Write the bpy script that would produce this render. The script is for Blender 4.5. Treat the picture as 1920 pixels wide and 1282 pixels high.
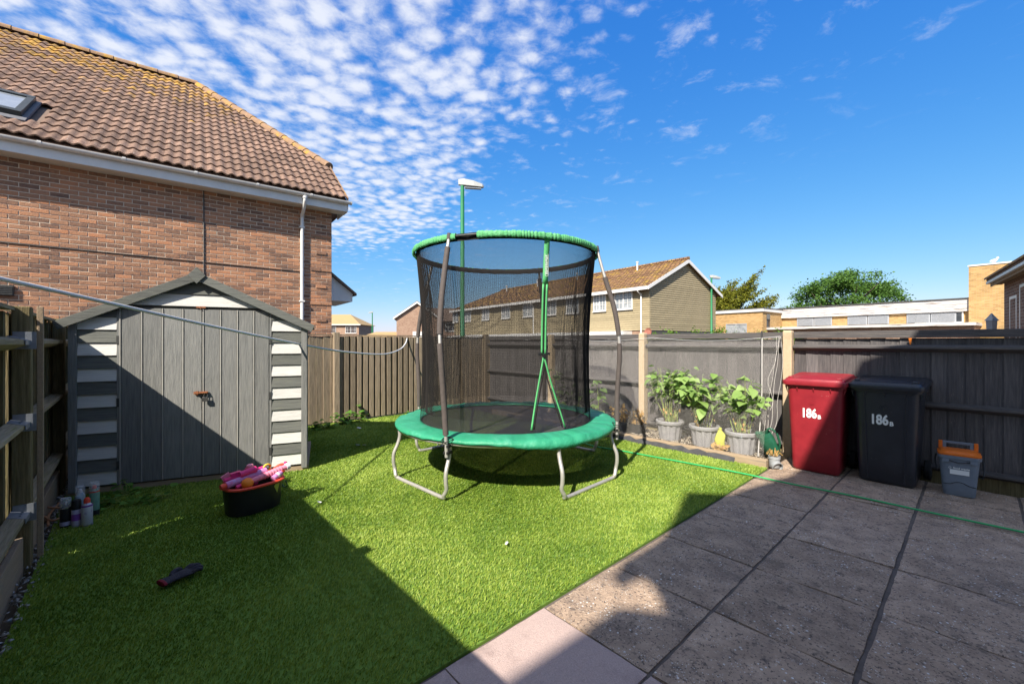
import bpy, bmesh, math, random
import numpy as np
from mathutils import Vector, Matrix
R = math.radians
random.seed(7); rng = np.random.default_rng(11)
for o in list(bpy.data.objects): bpy.data.objects.remove(o, do_unlink=True)
scene = bpy.context.scene
col = scene.collection
# World axes follow the garden: x along the black fence, y towards it, z up. The photographer stands at the origin.
CAM = R(47.75); CS, SN = math.cos(CAM), math.sin(CAM)
EYE = 1.43
def W(X, Y, z=0.0):                     # metres right of / ahead of the photographer -> garden axes
    return Vector((CS*X - SN*Y, SN*X + CS*Y, z))
# ------------------------------------------------------------------ camera, sky, sun, exposure
cd = bpy.data.cameras.new('camera'); cam = bpy.data.objects.new('camera', cd); col.objects.link(cam)
cd.sensor_width = 36.0; cd.lens = 14.81; cd.clip_start = 0.05; cd.clip_end = 2000
cam.location = (0, 0, EYE); cam.rotation_euler = (R(90), 0, CAM)
scene.camera = cam
SUN_TRAVEL = Vector((-0.356, 0.931, -0.90)).normalized()
sd = bpy.data.lights.new('sun', 'SUN'); sun = bpy.data.objects.new('sun', sd); col.objects.link(sun)
sd.energy = 2.65; sd.angle = R(0.53); sd.color = (1.0, 0.93, 0.82)
sun.rotation_euler = SUN_TRAVEL.to_track_quat('-Z', 'Y').to_euler()
sun.location = (-2, -8, 12)
scene.view_settings.view_transform = 'Standard'; scene.view_settings.look = 'None'
scene.view_settings.exposure = 1.90; scene.view_settings.gamma = 1.0
scene.view_settings.use_curve_mapping = False
scene.cycles.use_denoising = True
scene.cycles.max_bounces = 8; scene.cycles.transparent_max_bounces = 24
scene.cycles.sample_clamp_indirect = 6.0
w = bpy.data.worlds.new('World'); scene.world = w; w.use_nodes = True
nt = w.node_tree; nt.nodes.clear()
def nd(tree, t, **kw):
    n = tree.nodes.new(t)
    for k, v in kw.items(): setattr(n, k, v)
    return n
sky = nd(nt, 'ShaderNodeTexSky', sky_type='NISHITA'); sky.sun_disc = False
sky.sun_elevation = math.asin(-SUN_TRAVEL.z)
sky.sun_rotation = math.atan2(-SUN_TRAVEL.x, -SUN_TRAVEL.y)
sky.air_density = 1.0; sky.dust_density = 0.35; sky.ozone_density = 2.2; sky.altitude = 10
tc = nd(nt, 'ShaderNodeTexCoord')
sep = nd(nt, 'ShaderNodeSeparateXYZ'); nt.links.new(tc.outputs['Generated'], sep.inputs[0])
def wm(op, a, b=None, c=None, clamp=False):
    n = nd(nt, 'ShaderNodeMath', operation=op); n.use_clamp = clamp
    for i, v in enumerate((a, b, c)):
        if v is None: continue
        if isinstance(v, (int, float)): n.inputs[i].default_value = v
        else: nt.links.new(v, n.inputs[i])
    return n.outputs[0]
# colour response of the photograph's sky: deep blue overhead, pale at the horizon without burning out
scol = nd(nt, 'ShaderNodeSeparateColor'); nt.links.new(sky.outputs[0], scol.inputs[0])
ccol = nd(nt, 'ShaderNodeCombineColor')
for i, (k_, e_) in enumerate(((.088, 1.46), (.30, .83), (.94, .36))): nt.links.new(wm('MULTIPLY', wm('POWER', scol.outputs[i], e_), k_), ccol.inputs[i])
zz = wm('MAXIMUM', wm('ADD', sep.outputs[2], 0.02), 0.03)
# position on a flat cloud layer, in the photographer's right/ahead directions
cx = wm('DIVIDE', wm('ADD', wm('MULTIPLY', sep.outputs[0], CS), wm('MULTIPLY', sep.outputs[1], SN)), zz)
cy = wm('DIVIDE', wm('ADD', wm('MULTIPLY', sep.outputs[0], -SN), wm('MULTIPLY', sep.outputs[1], CS)), zz)
cmb = nd(nt, 'ShaderNodeCombineXYZ'); nt.links.new(cx, cmb.inputs[0]); nt.links.new(cy, cmb.inputs[1])
def wnoise(scale, detail, rough, dist=0.0, vec=None, off=None):
    n = nd(nt, 'ShaderNodeTexNoise'); n.inputs['Scale'].default_value = scale; n.inputs['Detail'].default_value = detail
    n.inputs['Roughness'].default_value = rough; n.inputs['Distortion'].default_value = dist
    src = vec or cmb.outputs[0]
    if off:
        v = nd(nt, 'ShaderNodeVectorMath', operation='ADD'); nt.links.new(src, v.inputs[0]); v.inputs[1].default_value = off; src = v.outputs[0]
    nt.links.new(src, n.inputs['Vector']); return n.outputs[0]
puff = wnoise(15.0, 7.0, 0.62, 0.25)
wv_ = nd(nt, 'ShaderNodeTexVoronoi'); wv_.feature = 'SMOOTH_F1'; wv_.inputs['Scale'].default_value = 11.0; wv_.inputs['Smoothness'].default_value = .35
wdv = nd(nt, 'ShaderNodeTexNoise'); wdv.inputs['Scale'].default_value = 5.0; nt.links.new(cmb.outputs[0], wdv.inputs['Vector'])
wsc = nd(nt, 'ShaderNodeVectorMath', operation='SCALE'); nt.links.new(wdv.outputs['Color'], wsc.inputs[0]); wsc.inputs['Scale'].default_value = .11
wad = nd(nt, 'ShaderNodeVectorMath', operation='ADD'); nt.links.new(cmb.outputs[0], wad.inputs[0]); nt.links.new(wsc.outputs[0], wad.inputs[1]); nt.links.new(wad.outputs[0], wv_.inputs['Vector'])
cell = wm('SUBTRACT', 1.0, wv_.outputs['Distance'])
puff2 = wnoise(3.6, 4.0, 0.6, 0.1, off=(3.1, 7.7, 0))
big = wnoise(0.9, 3.0, 0.55, 0.0, off=(5.3, 1.9, 0))
def mapr(v, a, b, c=0.0, d=1.0, smooth=True):
    n = nd(nt, 'ShaderNodeMapRange'); n.interpolation_type = 'SMOOTHSTEP' if smooth else 'LINEAR'
    nt.links.new(v, n.inputs[0])
    for i, q in zip((1, 2, 3, 4), (a, b, c, d)): n.inputs[i].default_value = q
    return n.outputs[0]
# the bank of small clouds covers the left of the sky and thins to the right
edge = wm('ADD', wm('ADD', cx, wm('MULTIPLY', wm('SUBTRACT', cy, 2.0), 0.42)), wm('MULTIPLY', wm('SUBTRACT', big, 0.5), 1.5))
bank = mapr(edge, 0.62, -0.45)
low = mapr(cy, 5.5, 3.2)
cov = wm('MULTIPLY', bank, low)
thr = wm('SUBTRACT', 0.72, wm('MULTIPLY', cov, 0.335))
dens = wm('ADD', wm('MULTIPLY', puff, 0.42), wm('ADD', wm('MULTIPLY', puff2, 0.26), wm('MULTIPLY', cell, 0.32)))
mask = wm('MULTIPLY', mapr(wm('SUBTRACT', dens, thr), -.05, 0.26), 0.86)
wisp = wm('MULTIPLY', mapr(wnoise(5.5, 7, 0.66, 0.35, off=(9, 4, 0)), 0.53, 0.80), 0.5)
mask = wm('MAXIMUM', mask, wm('MULTIPLY', wisp, mapr(edge, 1.9, 0.1)))
mask = wm('MULTIPLY', mask, mapr(sep.outputs[2], 0.02, 0.14))
mix = nd(nt, 'ShaderNodeMix', data_type='RGBA')
nt.links.new(mask, mix.inputs[0]); nt.links.new(ccol.outputs[0], mix.inputs[6]); mix.inputs[7].default_value = (1.72, 1.77, 1.90, 1)
bg = nd(nt, 'ShaderNodeBackground'); bg.inputs[1].default_value = 0.148
nt.links.new(mix.outputs[2], bg.inputs[0])
wo = nd(nt, 'ShaderNodeOutputWorld'); nt.links.new(bg.outputs[0], wo.inputs[0])

# ------------------------------------------------------------------ materials
MATS = {}
def pm(name, cols, scale=8.0, stretch=(1, 1, 1), rough=0.75, bump=0.0, bscale=None, rnd=0.0, spec=0.3, metal=0.0,
       detail=6.0, coord='pos', island=False, spots=None, big=None, coat=0.0, byrand=0.0, trans=0.0, patch=None):
    """cols: list of colours laid over a noise ramp. rnd: brightness change from piece to piece. byrand: how far the piece's
    random number, instead of noise, picks the colour. spots=(colour, scale, threshold). big=(colour, scale, lo, hi)."""
    m = bpy.data.materials.new(name); m.use_nodes = True; t = m.node_tree; N = t.nodes; L = t.links
    bs = N['Principled BSDF']; bs.inputs['Roughness'].default_value = rough; bs.inputs['Metallic'].default_value = metal
    bs.inputs['Specular IOR Level'].default_value = spec
    if coat: bs.inputs['Coat Weight'].default_value = coat; bs.inputs['Coat Roughness'].default_value = 0.15
    geo = N.new('ShaderNodeNewGeometry'); oi = N.new('ShaderNodeObjectInfo')
    if coord == 'obj':
        tcn = N.new('ShaderNodeTexCoord'); src = tcn.outputs['Object']
    else: src = geo.outputs['Position']
    rv = geo.outputs['Random Per Island'] if island else oi.outputs['Random']
    def M(op, a, b=None, clamp=False):
        n = N.new('ShaderNodeMath'); n.operation = op; n.use_clamp = clamp
        for i, v in enumerate((a, b)):
            if v is None: continue
            if isinstance(v, (int, float)): n.inputs[i].default_value = v
            else: L.new(v, n.inputs[i])
        return n.outputs[0]
    mp = N.new('ShaderNodeMapping'); mp.inputs['Scale'].default_value = stretch; L.new(src, mp.inputs['Vector'])
    cv = N.new('ShaderNodeCombineXYZ')
    off = M('MULTIPLY', rv, 37.0)
    for i in range(3): L.new(off, cv.inputs[i])
    L.new(cv.outputs[0], mp.inputs['Location'])
    def noise(s, d=detail, r=0.6):
        n = N.new('ShaderNodeTexNoise'); n.inputs['Scale'].default_value = s; n.inputs['Detail'].default_value = d
        n.inputs['Roughness'].default_value = r; L.new(mp.outputs[0], n.inputs['Vector']); return n.outputs[0]
    nz = noise(scale)
    fac = M('ADD', M('MULTIPLY', M('SUBTRACT', nz, 0.5), 1.7), 0.5, True)
    if byrand: fac = M('ADD', M('MULTIPLY', rv, byrand), M('MULTIPLY', fac, 1 - byrand), True)
    rp = N.new('ShaderNodeValToRGB'); L.new(fac, rp.inputs[0])
    el = rp.color_ramp.elements
    while len(el) < len(cols): el.new(0.5)
    for i, c in enumerate(cols):
        el[i].position = i / max(1, len(cols) - 1); el[i].color = (c[0], c[1], c[2], 1)
    if len(cols) == 1: el[1].color = el[0].color
    out = rp.outputs[0]
    def mixc(f, a, b):
        n = N.new('ShaderNodeMix'); n.data_type = 'RGBA'
        if isinstance(f, float): n.inputs[0].default_value = f
        else: L.new(f, n.inputs[0])
        L.new(a, n.inputs[6])
        if isinstance(b, tuple): n.inputs[7].default_value = (*b, 1)
        else: L.new(b, n.inputs[7])
        return n.outputs[2]
    def mr(v, a, b):
        n = N.new('ShaderNodeMapRange'); n.interpolation_type = 'SMOOTHSTEP'; L.new(v, n.inputs[0]); n.inputs[1].default_value = a; n.inputs[2].default_value = b
        return n.outputs[0]
    for bg_ in ([big] if big and not isinstance(big, list) else (big or [])):
        out = mixc(mr(noise(bg_[1], 5, 0.65), bg_[2], bg_[3]), out, bg_[0])
    if patch:      # (colour, noise scale, lo, hi, z where it starts, z where it is full): growth that thickens with height
        sx = N.new('ShaderNodeSeparateXYZ'); L.new(geo.outputs['Position'], sx.inputs[0])
        hgt = mr(sx.outputs[2], patch[4], patch[5])
        f = mr(M('ADD', noise(patch[1], 4, 0.6), M('MULTIPLY', hgt, 0.28)), patch[2], patch[3])
        out = mixc(f, out, patch[0])
    if spots:
        for (sc_, ss, th) in (spots if isinstance(spots, list) else [spots]):
            v = N.new('ShaderNodeTexVoronoi'); v.inputs['Scale'].default_value = ss; L.new(mp.outputs[0], v.inputs['Vector'])
            g = noise(ss * 0.13, 3, 0.6)
            f = M('MULTIPLY', mr(v.outputs['Distance'], th, th * 0.55), mr(g, 0.48, 0.6))
            out = mixc(f, out, sc_)
    if rnd:
        k = M('ADD', M('MULTIPLY', M('SUBTRACT', rv, 0.5), rnd), 1.0)
        vm = N.new('ShaderNodeVectorMath'); vm.operation = 'SCALE'; L.new(out, vm.inputs[0]); L.new(k, vm.inputs['Scale']); out = vm.outputs[0]
    L.new(out, bs.inputs['Base Color'])
    if bump:
        b = N.new('ShaderNodeBump'); b.inputs['Strength'].default_value = min(1.0, bump); b.inputs['Distance'].default_value = 0.01
        L.new(noise(bscale or scale * 2.5), b.inputs['Height']); L.new(b.outputs[0], bs.inputs['Normal'])
    if trans:
        tr = N.new('ShaderNodeBsdfTranslucent'); L.new(out, tr.inputs[0]); ms = N.new('ShaderNodeMixShader'); ms.inputs[0].default_value = trans
        L.new(bs.outputs[0], ms.inputs[1]); L.new(tr.outputs[0], ms.inputs[2]); L.new(ms.outputs[0], N['Material Output'].inputs[0])
    MATS[name] = m
    return m
VG = (26, 26, 1.6)      # grain running upright
HG = (1.6, 26, 26)      # grain running along x
pm('asphalt', [(.05, .05, .05), (.07, .07, .068)], 3, rough=.9)
pm('earth', [(.05, .038, .028), (.10, .08, .055)], 6, rough=.95, bump=.5)
pm('turf_base', [(.085, .16, .022), (.14, .23, .032)], 30, rough=.9)
pm('slab', [(.18, .13, .095), (.36, .26, .185), (.52, .38, .27)], 7, rough=.85, bump=1.0, bscale=70, rnd=.2, detail=12,
   big=[((.20, .15, .115), 2.6, .50, .74), ((.56, .40, .26), 1.3, .58, .78), ((.13, .10, .082), 16, .55, .72), ((.11, .085, .07), 60, .54, .64), ((.55, .43, .32), 75, .59, .70)], spots=[((.66, .64, .60), 34, .22), ((.66, .64, .6), 85, .24), ((.07, .055, .05), 55, .24)])
pm('slab_pink', [(.36, .27, .24), (.56, .42, .37)], 190, rough=.9, bump=.5, bscale=220, detail=2, rnd=.1, big=((.26, .19, .17), 3, .5, .75))
pm('joint', [(.08, .066, .056), (.16, .13, .11)], 20, rough=.95)
pm('black_board', [(.052, .05, .053), (.098, .09, .09), (.15, .135, .128)], 3, VG, .85, .5, rnd=.35, spec=.2, spots=((.3, .27, .23), 3.5, .10))
pm('black_rail', [(.05, .048, .05), (.09, .083, .082), (.16, .14, .122)], 3, HG, .85, .5, rnd=.2, spec=.2)
pm('concrete_post', [(.40, .30, .19), (.50, .39, .26)], 30, rough=.9, bump=.5, bscale=90, big=((.30, .24, .15), 5, .55, .8))
pm('brown_board', [(.13, .10, .07), (.25, .195, .135), (.37, .29, .20)], 3, VG, .9, .6, rnd=.45, spec=.15, big=((.15, .14, .055), 1.2, .55, .85))
pm('green_board', [(.07, .056, .03), (.16, .13, .065), (.26, .205, .12)], 3, VG, .9, .6, rnd=.4, spec=.15, big=((.12, .125, .04), 1.0, .52, .85))
pm('green_rail', [(.16, .13, .08), (.29, .24, .155), (.40, .33, .23)], 3, HG, .9, .5, rnd=.3, spec=.15, big=((.15, .16, .04), 2, .5, .8), coord='obj')
pm('bare_timber', [(.26, .19, .12), (.40, .30, .20)], 3, HG, .9, .5, big=((.22, .19, .15), 2, .5, .8), coord='obj')
pm('galvanised', [(.20, .22, .25), (.30, .32, .35)], 14, rough=.5, metal=.6, bump=.1)
pm('steel_tube', [(.46, .44, .41), (.58, .55, .51)], 25, rough=.42, metal=.55, bump=.1, big=((.33, .29, .24), 7, .6, .8))
pm('shed_white', [(.50, .49, .46), (.66, .645, .61)], 3, HG, .8, .45, rnd=.12, spec=.2, coord='obj', big=((.30, .30, .26), 5, .56, .82))
pm('shed_grey', [(.075, .078, .072), (.125, .128, .116), (.16, .165, .14)], 3, HG, .85, .5, rnd=.3, spec=.2, coord='obj', big=((.13, .135, .06), 3, .58, .85))
pm('shed_grey_up', [(.11, .112, .108), (.185, .185, .175), (.24, .235, .215)], 3, VG, .8, .5, rnd=.25, spec=.25, coord='obj', big=((.14, .14, .10), 2, .6, .9))
pm('shed_batten_lit', [(.26, .25, .225), (.36, .345, .31)], 3, VG, .8, .3, rnd=.2, coord='obj')  # pale colour stands in for light caught along the battens
pm('felt', [(.06, .065, .06), (.11, .115, .10)], 60, rough=.95, bump=.5)
pm('rust', [(.16, .05, .02), (.30, .12, .05)], 60, rough=.8, bump=.4)
pm('dark_metal', [(.05, .05, .048), (.10, .10, .095)], 40, rough=.5, metal=.5)
BR = [(.075, .052, .048), (.17, .10, .072), (.27, .145, .09), (.37, .195, .115), (.43, .205, .11), (.52, .19, .085)]
pm('brick', BR, 25, rough=.9, bump=.7, bscale=70, byrand=.60, coord='pos', big=((.085, .06, .055), 9, .60, .85))
pm('brick_mass', BR, 25, rough=.9, bump=.7, bscale=70, byrand=.60, island=True, big=((.085, .06, .055), 9, .60, .85))
pm('mortar', [(.52, .43, .33), (.66, .55, .42)], 60, rough=.95, bump=.4)
TL = [(.085, .053, .04), (.19, .118, .085), (.30, .205, .15)]
LICH = ((.38, .215, .04), 2.8, .70, .86, 5.4, 8.9)
pm('tile', TL, 22, rough=.9, bump=.6, bscale=80, rnd=.5, patch=LICH, spots=((.45, .42, .36), 28, .22))
pm('tile_mass', TL, 22, rough=.9, bump=.6, bscale=80, rnd=.5, island=True, patch=LICH, spots=((.45, .42, .36), 28, .22))
pm('ridge_tile', [(.20, .13, .09), (.32, .20, .12)], 14, rough=.95, bump=.6, big=[((.42, .25, .05), 4, .45, .7), ((.55, .5, .42), 6, .66, .8)])
pm('white_plastic', [(.62, .60, .57), (.74, .72, .69)], 4, rough=.35, spec=.45, big=((.52, .50, .46), 3, .55, .85))
pm('lead', [(.10, .10, .11), (.17, .17, .18)], 20, rough=.7)
pm('window_frame_dark', [(.03, .035, .035), (.05, .055, .055)], 20, rough=.4)
pm('glass', [(.02, .025, .03), (.05, .06, .07)], 3, rough=.06, spec=.9)
pm('glass_pale', [(.16, .18, .21), (.30, .32, .34)], 4, rough=.08, spec=.9)
pm('curtain_pane', [(.10, .12, .14), (.45, .46, .46)], 3, rough=.1, spec=.8)
pm('foam', [(.065, .054, .05), (.10, .083, .075)], 30, rough=.75, spec=.25, bump=.25, bscale=60)
pm('trampoline_mat', [(.035, .033, .037), (.06, .055, .06)], 120, rough=.7, bump=.3, big=((.07, .065, .065), 3, .6, .9))
pm('pad', [(.022, .25, .125), (.045, .34, .19)], 7, rough=.46, spec=.4, bump=.9, bscale=24, big=((.10, .42, .28), 4, .55, .8), trans=.12)
pm('sleeve', [(.05, .36, .10), (.22, .60, .29)], 26, rough=.6, bump=.9, bscale=45, trans=.25)
pm('net_black', [(.022, .02, .019)], 10, rough=.9, spec=.1)
pm('strap', [(.06, .36, .11), (.14, .50, .20)], 60, (1, 1, 1), .6, .2, trans=.15)
pm('white_print', [(.75, .76, .74)], 10, rough=.6)
pm('net_white', [(.72, .68, .62)], 10, rough=.8)
pm('bin_red', [(.20, .010, .018), (.29, .018, .026)], 9, rough=.42, spec=.45, bump=.12, bscale=160, big=[((.32, .06, .05), 4, .6, .85)], spots=((.45, .2, .18), 26, .10))
pm('bin_black', [(.014, .016, .022), (.026, .029, .038)], 9, rough=.32, spec=.6, bump=.12, bscale=160, big=((.05, .055, .05), 4, .62, .9), spots=((.14, .14, .14), 26, .09))
pm('rubber', [(.012, .012, .012), (.02, .02, .02)], 20, rough=.8)
pm('caddy_grey', [(.14, .17, .21), (.18, .21, .25)], 20, rough=.45, bump=.08, bscale=150)
pm('caddy_orange', [(.62, .13, .015), (.72, .17, .02)], 20, rough=.4)
pm('hose', [(.02, .30, .085), (.03, .40, .12)], 20, rough=.35, spec=.5)
pm('rope', [(.55, .55, .56), (.66, .66, .66)], 90, rough=.6, bump=.2)
pm('pot', [(.22, .215, .225), (.30, .295, .30)], 14, rough=.7, bump=.2, big=((.25, .24, .23), 4, .6, .85))
pm('soil', [(.03, .022, .016), (.09, .065, .04)], 60, rough=.95, bump=.6)
pm('leaf', [(.12, .22, .045), (.24, .37, .095), (.38, .50, .19)], 5, rough=.55, spec=.3, byrand=.6, trans=.35)
pm('weed', [(.06, .15, .018), (.15, .30, .045)], 5, rough=.55, byrand=.6, trans=.3)
pm('stem', [(.17, .24, .05), (.30, .34, .10)], 20, rough=.7, trans=.1)
pm('dry_leaf', [(.30, .16, .05), (.50, .33, .12)], 9, rough=.9, byrand=.6, trans=.2)
pm('chip', [(.30, .25, .19), (.62, .54, .43)], 12, rough=.9, island=True, byrand=.7)
pm('stone_bits', [(.22, .21, .19), (.48, .46, .42)], 12, rough=.9, island=True, byrand=.7)
pm('black_plastic', [(.012, .012, .013), (.022, .022, .022)], 20, rough=.4)
pm('membrane', [(.03, .03, .033), (.08, .08, .085)], 12, rough=.8, bump=.4)
pm('can_green', [(.012, .075, .042), (.02, .11, .06)], 20, rough=.28, spec=.5)
pm('pipe_grey', [(.24, .25, .26), (.33, .34, .34)], 20, rough=.5)
pm('lime', [(.50, .52, .05), (.62, .64, .12)], 12, rough=.6, trans=.3)
pm('pink', [(.72, .025, .16), (.80, .06, .24)], 14, rough=.35)
pm('pale_pink', [(.80, .20, .30), (.84, .32, .40)], 14, rough=.4)
pm('lilac', [(.70, .05, .20), (.40, .42, .72)], 24, rough=.4)
pm('toy_orange', [(.85, .20, .02), (.9, .28, .03)], 14, rough=.4)
pm('toy_red', [(.75, .06, .03), (.8, .09, .05)], 14, rough=.4)
pm('toy_yellow', [(.8, .5, .03), (.85, .58, .06)], 14, rough=.4)
pm('toy_white', [(.75, .72, .74)], 14, rough=.4)
pm('tin_white', [(.50, .50, .54), (.62, .62, .65)], 30, (1, 1, .2), rough=.3, metal=.2, spots=((.2, .1, .3), 90, .3))
pm('tin_purple', [(.16, .05, .26), (.24, .09, .36)], 30, rough=.3)
pm('tin_lilac', [(.28, .25, .42), (.5, .5, .62)], 26, rough=.3)
pm('tin_black', [(.012, .012, .014), (.03, .03, .032)], 30, rough=.3)
pm('tin_green', [(.12, .26, .19), (.2, .36, .27)], 30, rough=.3)
pm('tin_blue', [(.25, .36, .46), (.45, .55, .62)], 30, rough=.3)
pm('silver', [(.5, .5, .5), (.62, .62, .62)], 30, rough=.25, metal=.9)
pm('glove', [(.022, .020, .026), (.055, .048, .058)], 60, rough=.85, bump=.5)
pm('glove_cuff', [(.13, .006, .014), (.22, .012, .025)], 60, rough=.8)
pm('copper_pipe', [(.30, .13, .06), (.42, .22, .11)], 20, rough=.5)
# far things
pm('terrace_clad', [(.25, .205, .125), (.37, .305, .19)], 6, (1, 1, 3), .85, .2, rnd=.16)
pm('terrace_tile', [(.26, .15, .075), (.40, .26, .12), (.46, .30, .13)], 14, rough=.9, bump=.8, bscale=14, rnd=.18, big=((.50, .33, .06), 1.2, .45, .75))
pm('far_brick', [(.30, .18, .13), (.42, .27, .20)], 8, rough=.9, bump=.2)
pm('far_tile', [(.30, .20, .10), (.44, .30, .14)], 5, rough=.9)
pm('far_dark_tile', [(.14, .10, .08), (.22, .15, .11)], 5, rough=.9)
pm('yellow_brick', [(.42, .25, .09), (.56, .36, .15), (.62, .42, .20)], 9, (1, 1, 3.5), .9, .3)
pm('white_boards', [(.42, .40, .38), (.60, .58, .56)], 2.2, (.3, .3, 6), .8, .2, big=((.16, .12, .10), 2.6, .53, .64))
pm('louvre', [(.27, .285, .31), (.36, .37, .39)], 8, rough=.5)
pm('roof_dark', [(.05, .05, .05), (.09, .09, .085)], 4, rough=.9)
pm('lamp_green', [(.02, .17, .07), (.035, .23, .10)], 6, rough=.45)
pm('lamp_grey', [(.30, .31, .31), (.42, .43, .42)], 6, rough=.5)
pm('bark', [(.06, .045, .032), (.12, .095, .07)], 9, (1, 1, .2), .9, .5)
pm('oak_leaf', [(.03, .085, .014), (.075, .16, .025), (.12, .23, .04)], .8, rough=.6, island=True, byrand=.5, trans=.25)
pm('cypress_leaf', [(.045, .075, .006), (.14, .15, .010), (.24, .21, .014)], .9, rough=.7, island=True, byrand=.4, trans=.2)
pm('shrub_leaf', [(.06, .13, .012), (.15, .25, .03)], 1.2, rough=.6, island=True, byrand=.5, trans=.25)
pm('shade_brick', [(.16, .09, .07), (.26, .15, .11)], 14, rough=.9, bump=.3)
pm('terracotta', [(.28, .10, .07), (.34, .14, .10)], 20, rough=.7)
pm('gull', [(.75, .75, .75)], 5, rough=.8)

def masonry(name, cols, mortar, bw, bh, gap, rough=.9, lich=None):
    """coursed pattern for walls and roofs too far off to pick out the pieces"""
    m = bpy.data.materials.new(name); m.use_nodes = True; N = m.node_tree.nodes; L = m.node_tree.links; bs = N['Principled BSDF']; bs.inputs['Roughness'].default_value = rough; bs.inputs['Specular IOR Level'].default_value = .2
    tcn = N.new('ShaderNodeTexCoord'); sx = N.new('ShaderNodeSeparateXYZ'); L.new(tcn.outputs['Object'], sx.inputs[0])
    ad = N.new('ShaderNodeMath'); ad.operation = 'ADD'; L.new(sx.outputs[0], ad.inputs[0]); L.new(sx.outputs[1], ad.inputs[1])
    cb = N.new('ShaderNodeCombineXYZ'); L.new(ad.outputs[0], cb.inputs[0]); L.new(sx.outputs[2], cb.inputs[1])
    bt = N.new('ShaderNodeTexBrick'); L.new(cb.outputs[0], bt.inputs['Vector']); bt.inputs['Scale'].default_value = 1; bt.inputs['Brick Width'].default_value = bw; bt.inputs['Row Height'].default_value = bh; bt.inputs['Mortar Size'].default_value = gap; bt.inputs['Mortar Smooth'].default_value = .3
    bt.inputs['Color1'].default_value = (0, 0, 0, 1); bt.inputs['Color2'].default_value = (1, 1, 1, 1); bt.inputs['Mortar'].default_value = (.5, .5, .5, 1); bt.inputs['Bias'].default_value = 0
    nz = N.new('ShaderNodeTexNoise'); nz.inputs['Scale'].default_value = 1.4; nz.inputs['Detail'].default_value = 6; L.new(tcn.outputs['Object'], nz.inputs['Vector'])
    av = N.new('ShaderNodeMix'); av.data_type = 'FLOAT'; av.inputs[0].default_value = .55; L.new(bt.outputs['Color'], av.inputs[2]); L.new(nz.outputs[0], av.inputs[3])
    rp = N.new('ShaderNodeValToRGB'); L.new(av.outputs[0], rp.inputs[0]); e = rp.color_ramp.elements
    while len(e) < len(cols): e.new(.5)
    for i, c in enumerate(cols): e[i].position = .15 + .7*i/(len(cols) - 1); e[i].color = (*c, 1)
    out = rp.outputs[0]
    if lich:
        n2 = N.new('ShaderNodeTexNoise'); n2.inputs['Scale'].default_value = 2.2; n2.inputs['Detail'].default_value = 7; L.new(tcn.outputs['Object'], n2.inputs['Vector'])
        mr = N.new('ShaderNodeMapRange'); L.new(n2.outputs[0], mr.inputs[0]); mr.inputs[1].default_value = .5; mr.inputs[2].default_value = .68
        mx = N.new('ShaderNodeMix'); mx.data_type = 'RGBA'; L.new(mr.outputs[0], mx.inputs[0]); L.new(out, mx.inputs[6]); mx.inputs[7].default_value = (*lich, 1); out = mx.outputs[2]
    mx = N.new('ShaderNodeMix'); mx.data_type = 'RGBA'; L.new(bt.outputs['Fac'], mx.inputs[0]); L.new(out, mx.inputs[6]); mx.inputs[7].default_value = (*mortar, 1)
    L.new(mx.outputs[2], bs.inputs['Base Color']); MATS[name] = m
masonry('yellow_brick', [(.26, .15, .055), (.42, .25, .095), (.52, .33, .14)], (.36, .27, .16), .225, .075, .010)
masonry('far_brick', [(.20, .105, .07), (.30, .18, .125), (.38, .25, .18)], (.36, .28, .21), .225, .075, .010)
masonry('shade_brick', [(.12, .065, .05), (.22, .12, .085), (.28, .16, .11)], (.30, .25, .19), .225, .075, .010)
masonry('terrace_tile', [(.15, .075, .045), (.28, .155, .075), (.38, .23, .11)], (.05, .03, .02), .30, .125, .028, lich=(.42, .27, .05))  # dark lines between tiles stand in for shade at their edges
pm('bounce_white', [(.74, .72, .68), (.82, .80, .76)], 3, rough=.9, bump=.2)  # pale so the unseen wall bounces light onto the patio

# the jumping mat is an open weave: part of the light passes
_m = MATS['trampoline_mat']; _t = _m.node_tree; _tr = _t.nodes.new('ShaderNodeBsdfTransparent'); _mx = _t.nodes.new('ShaderNodeMixShader'); _mx.inputs[0].default_value = .11
_t.links.new(_t.nodes['Principled BSDF'].outputs[0], _mx.inputs[1]); _t.links.new(_tr.outputs[0], _mx.inputs[2]); _t.links.new(_mx.outputs[0], _t.nodes['Material Output'].inputs[0])
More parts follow.
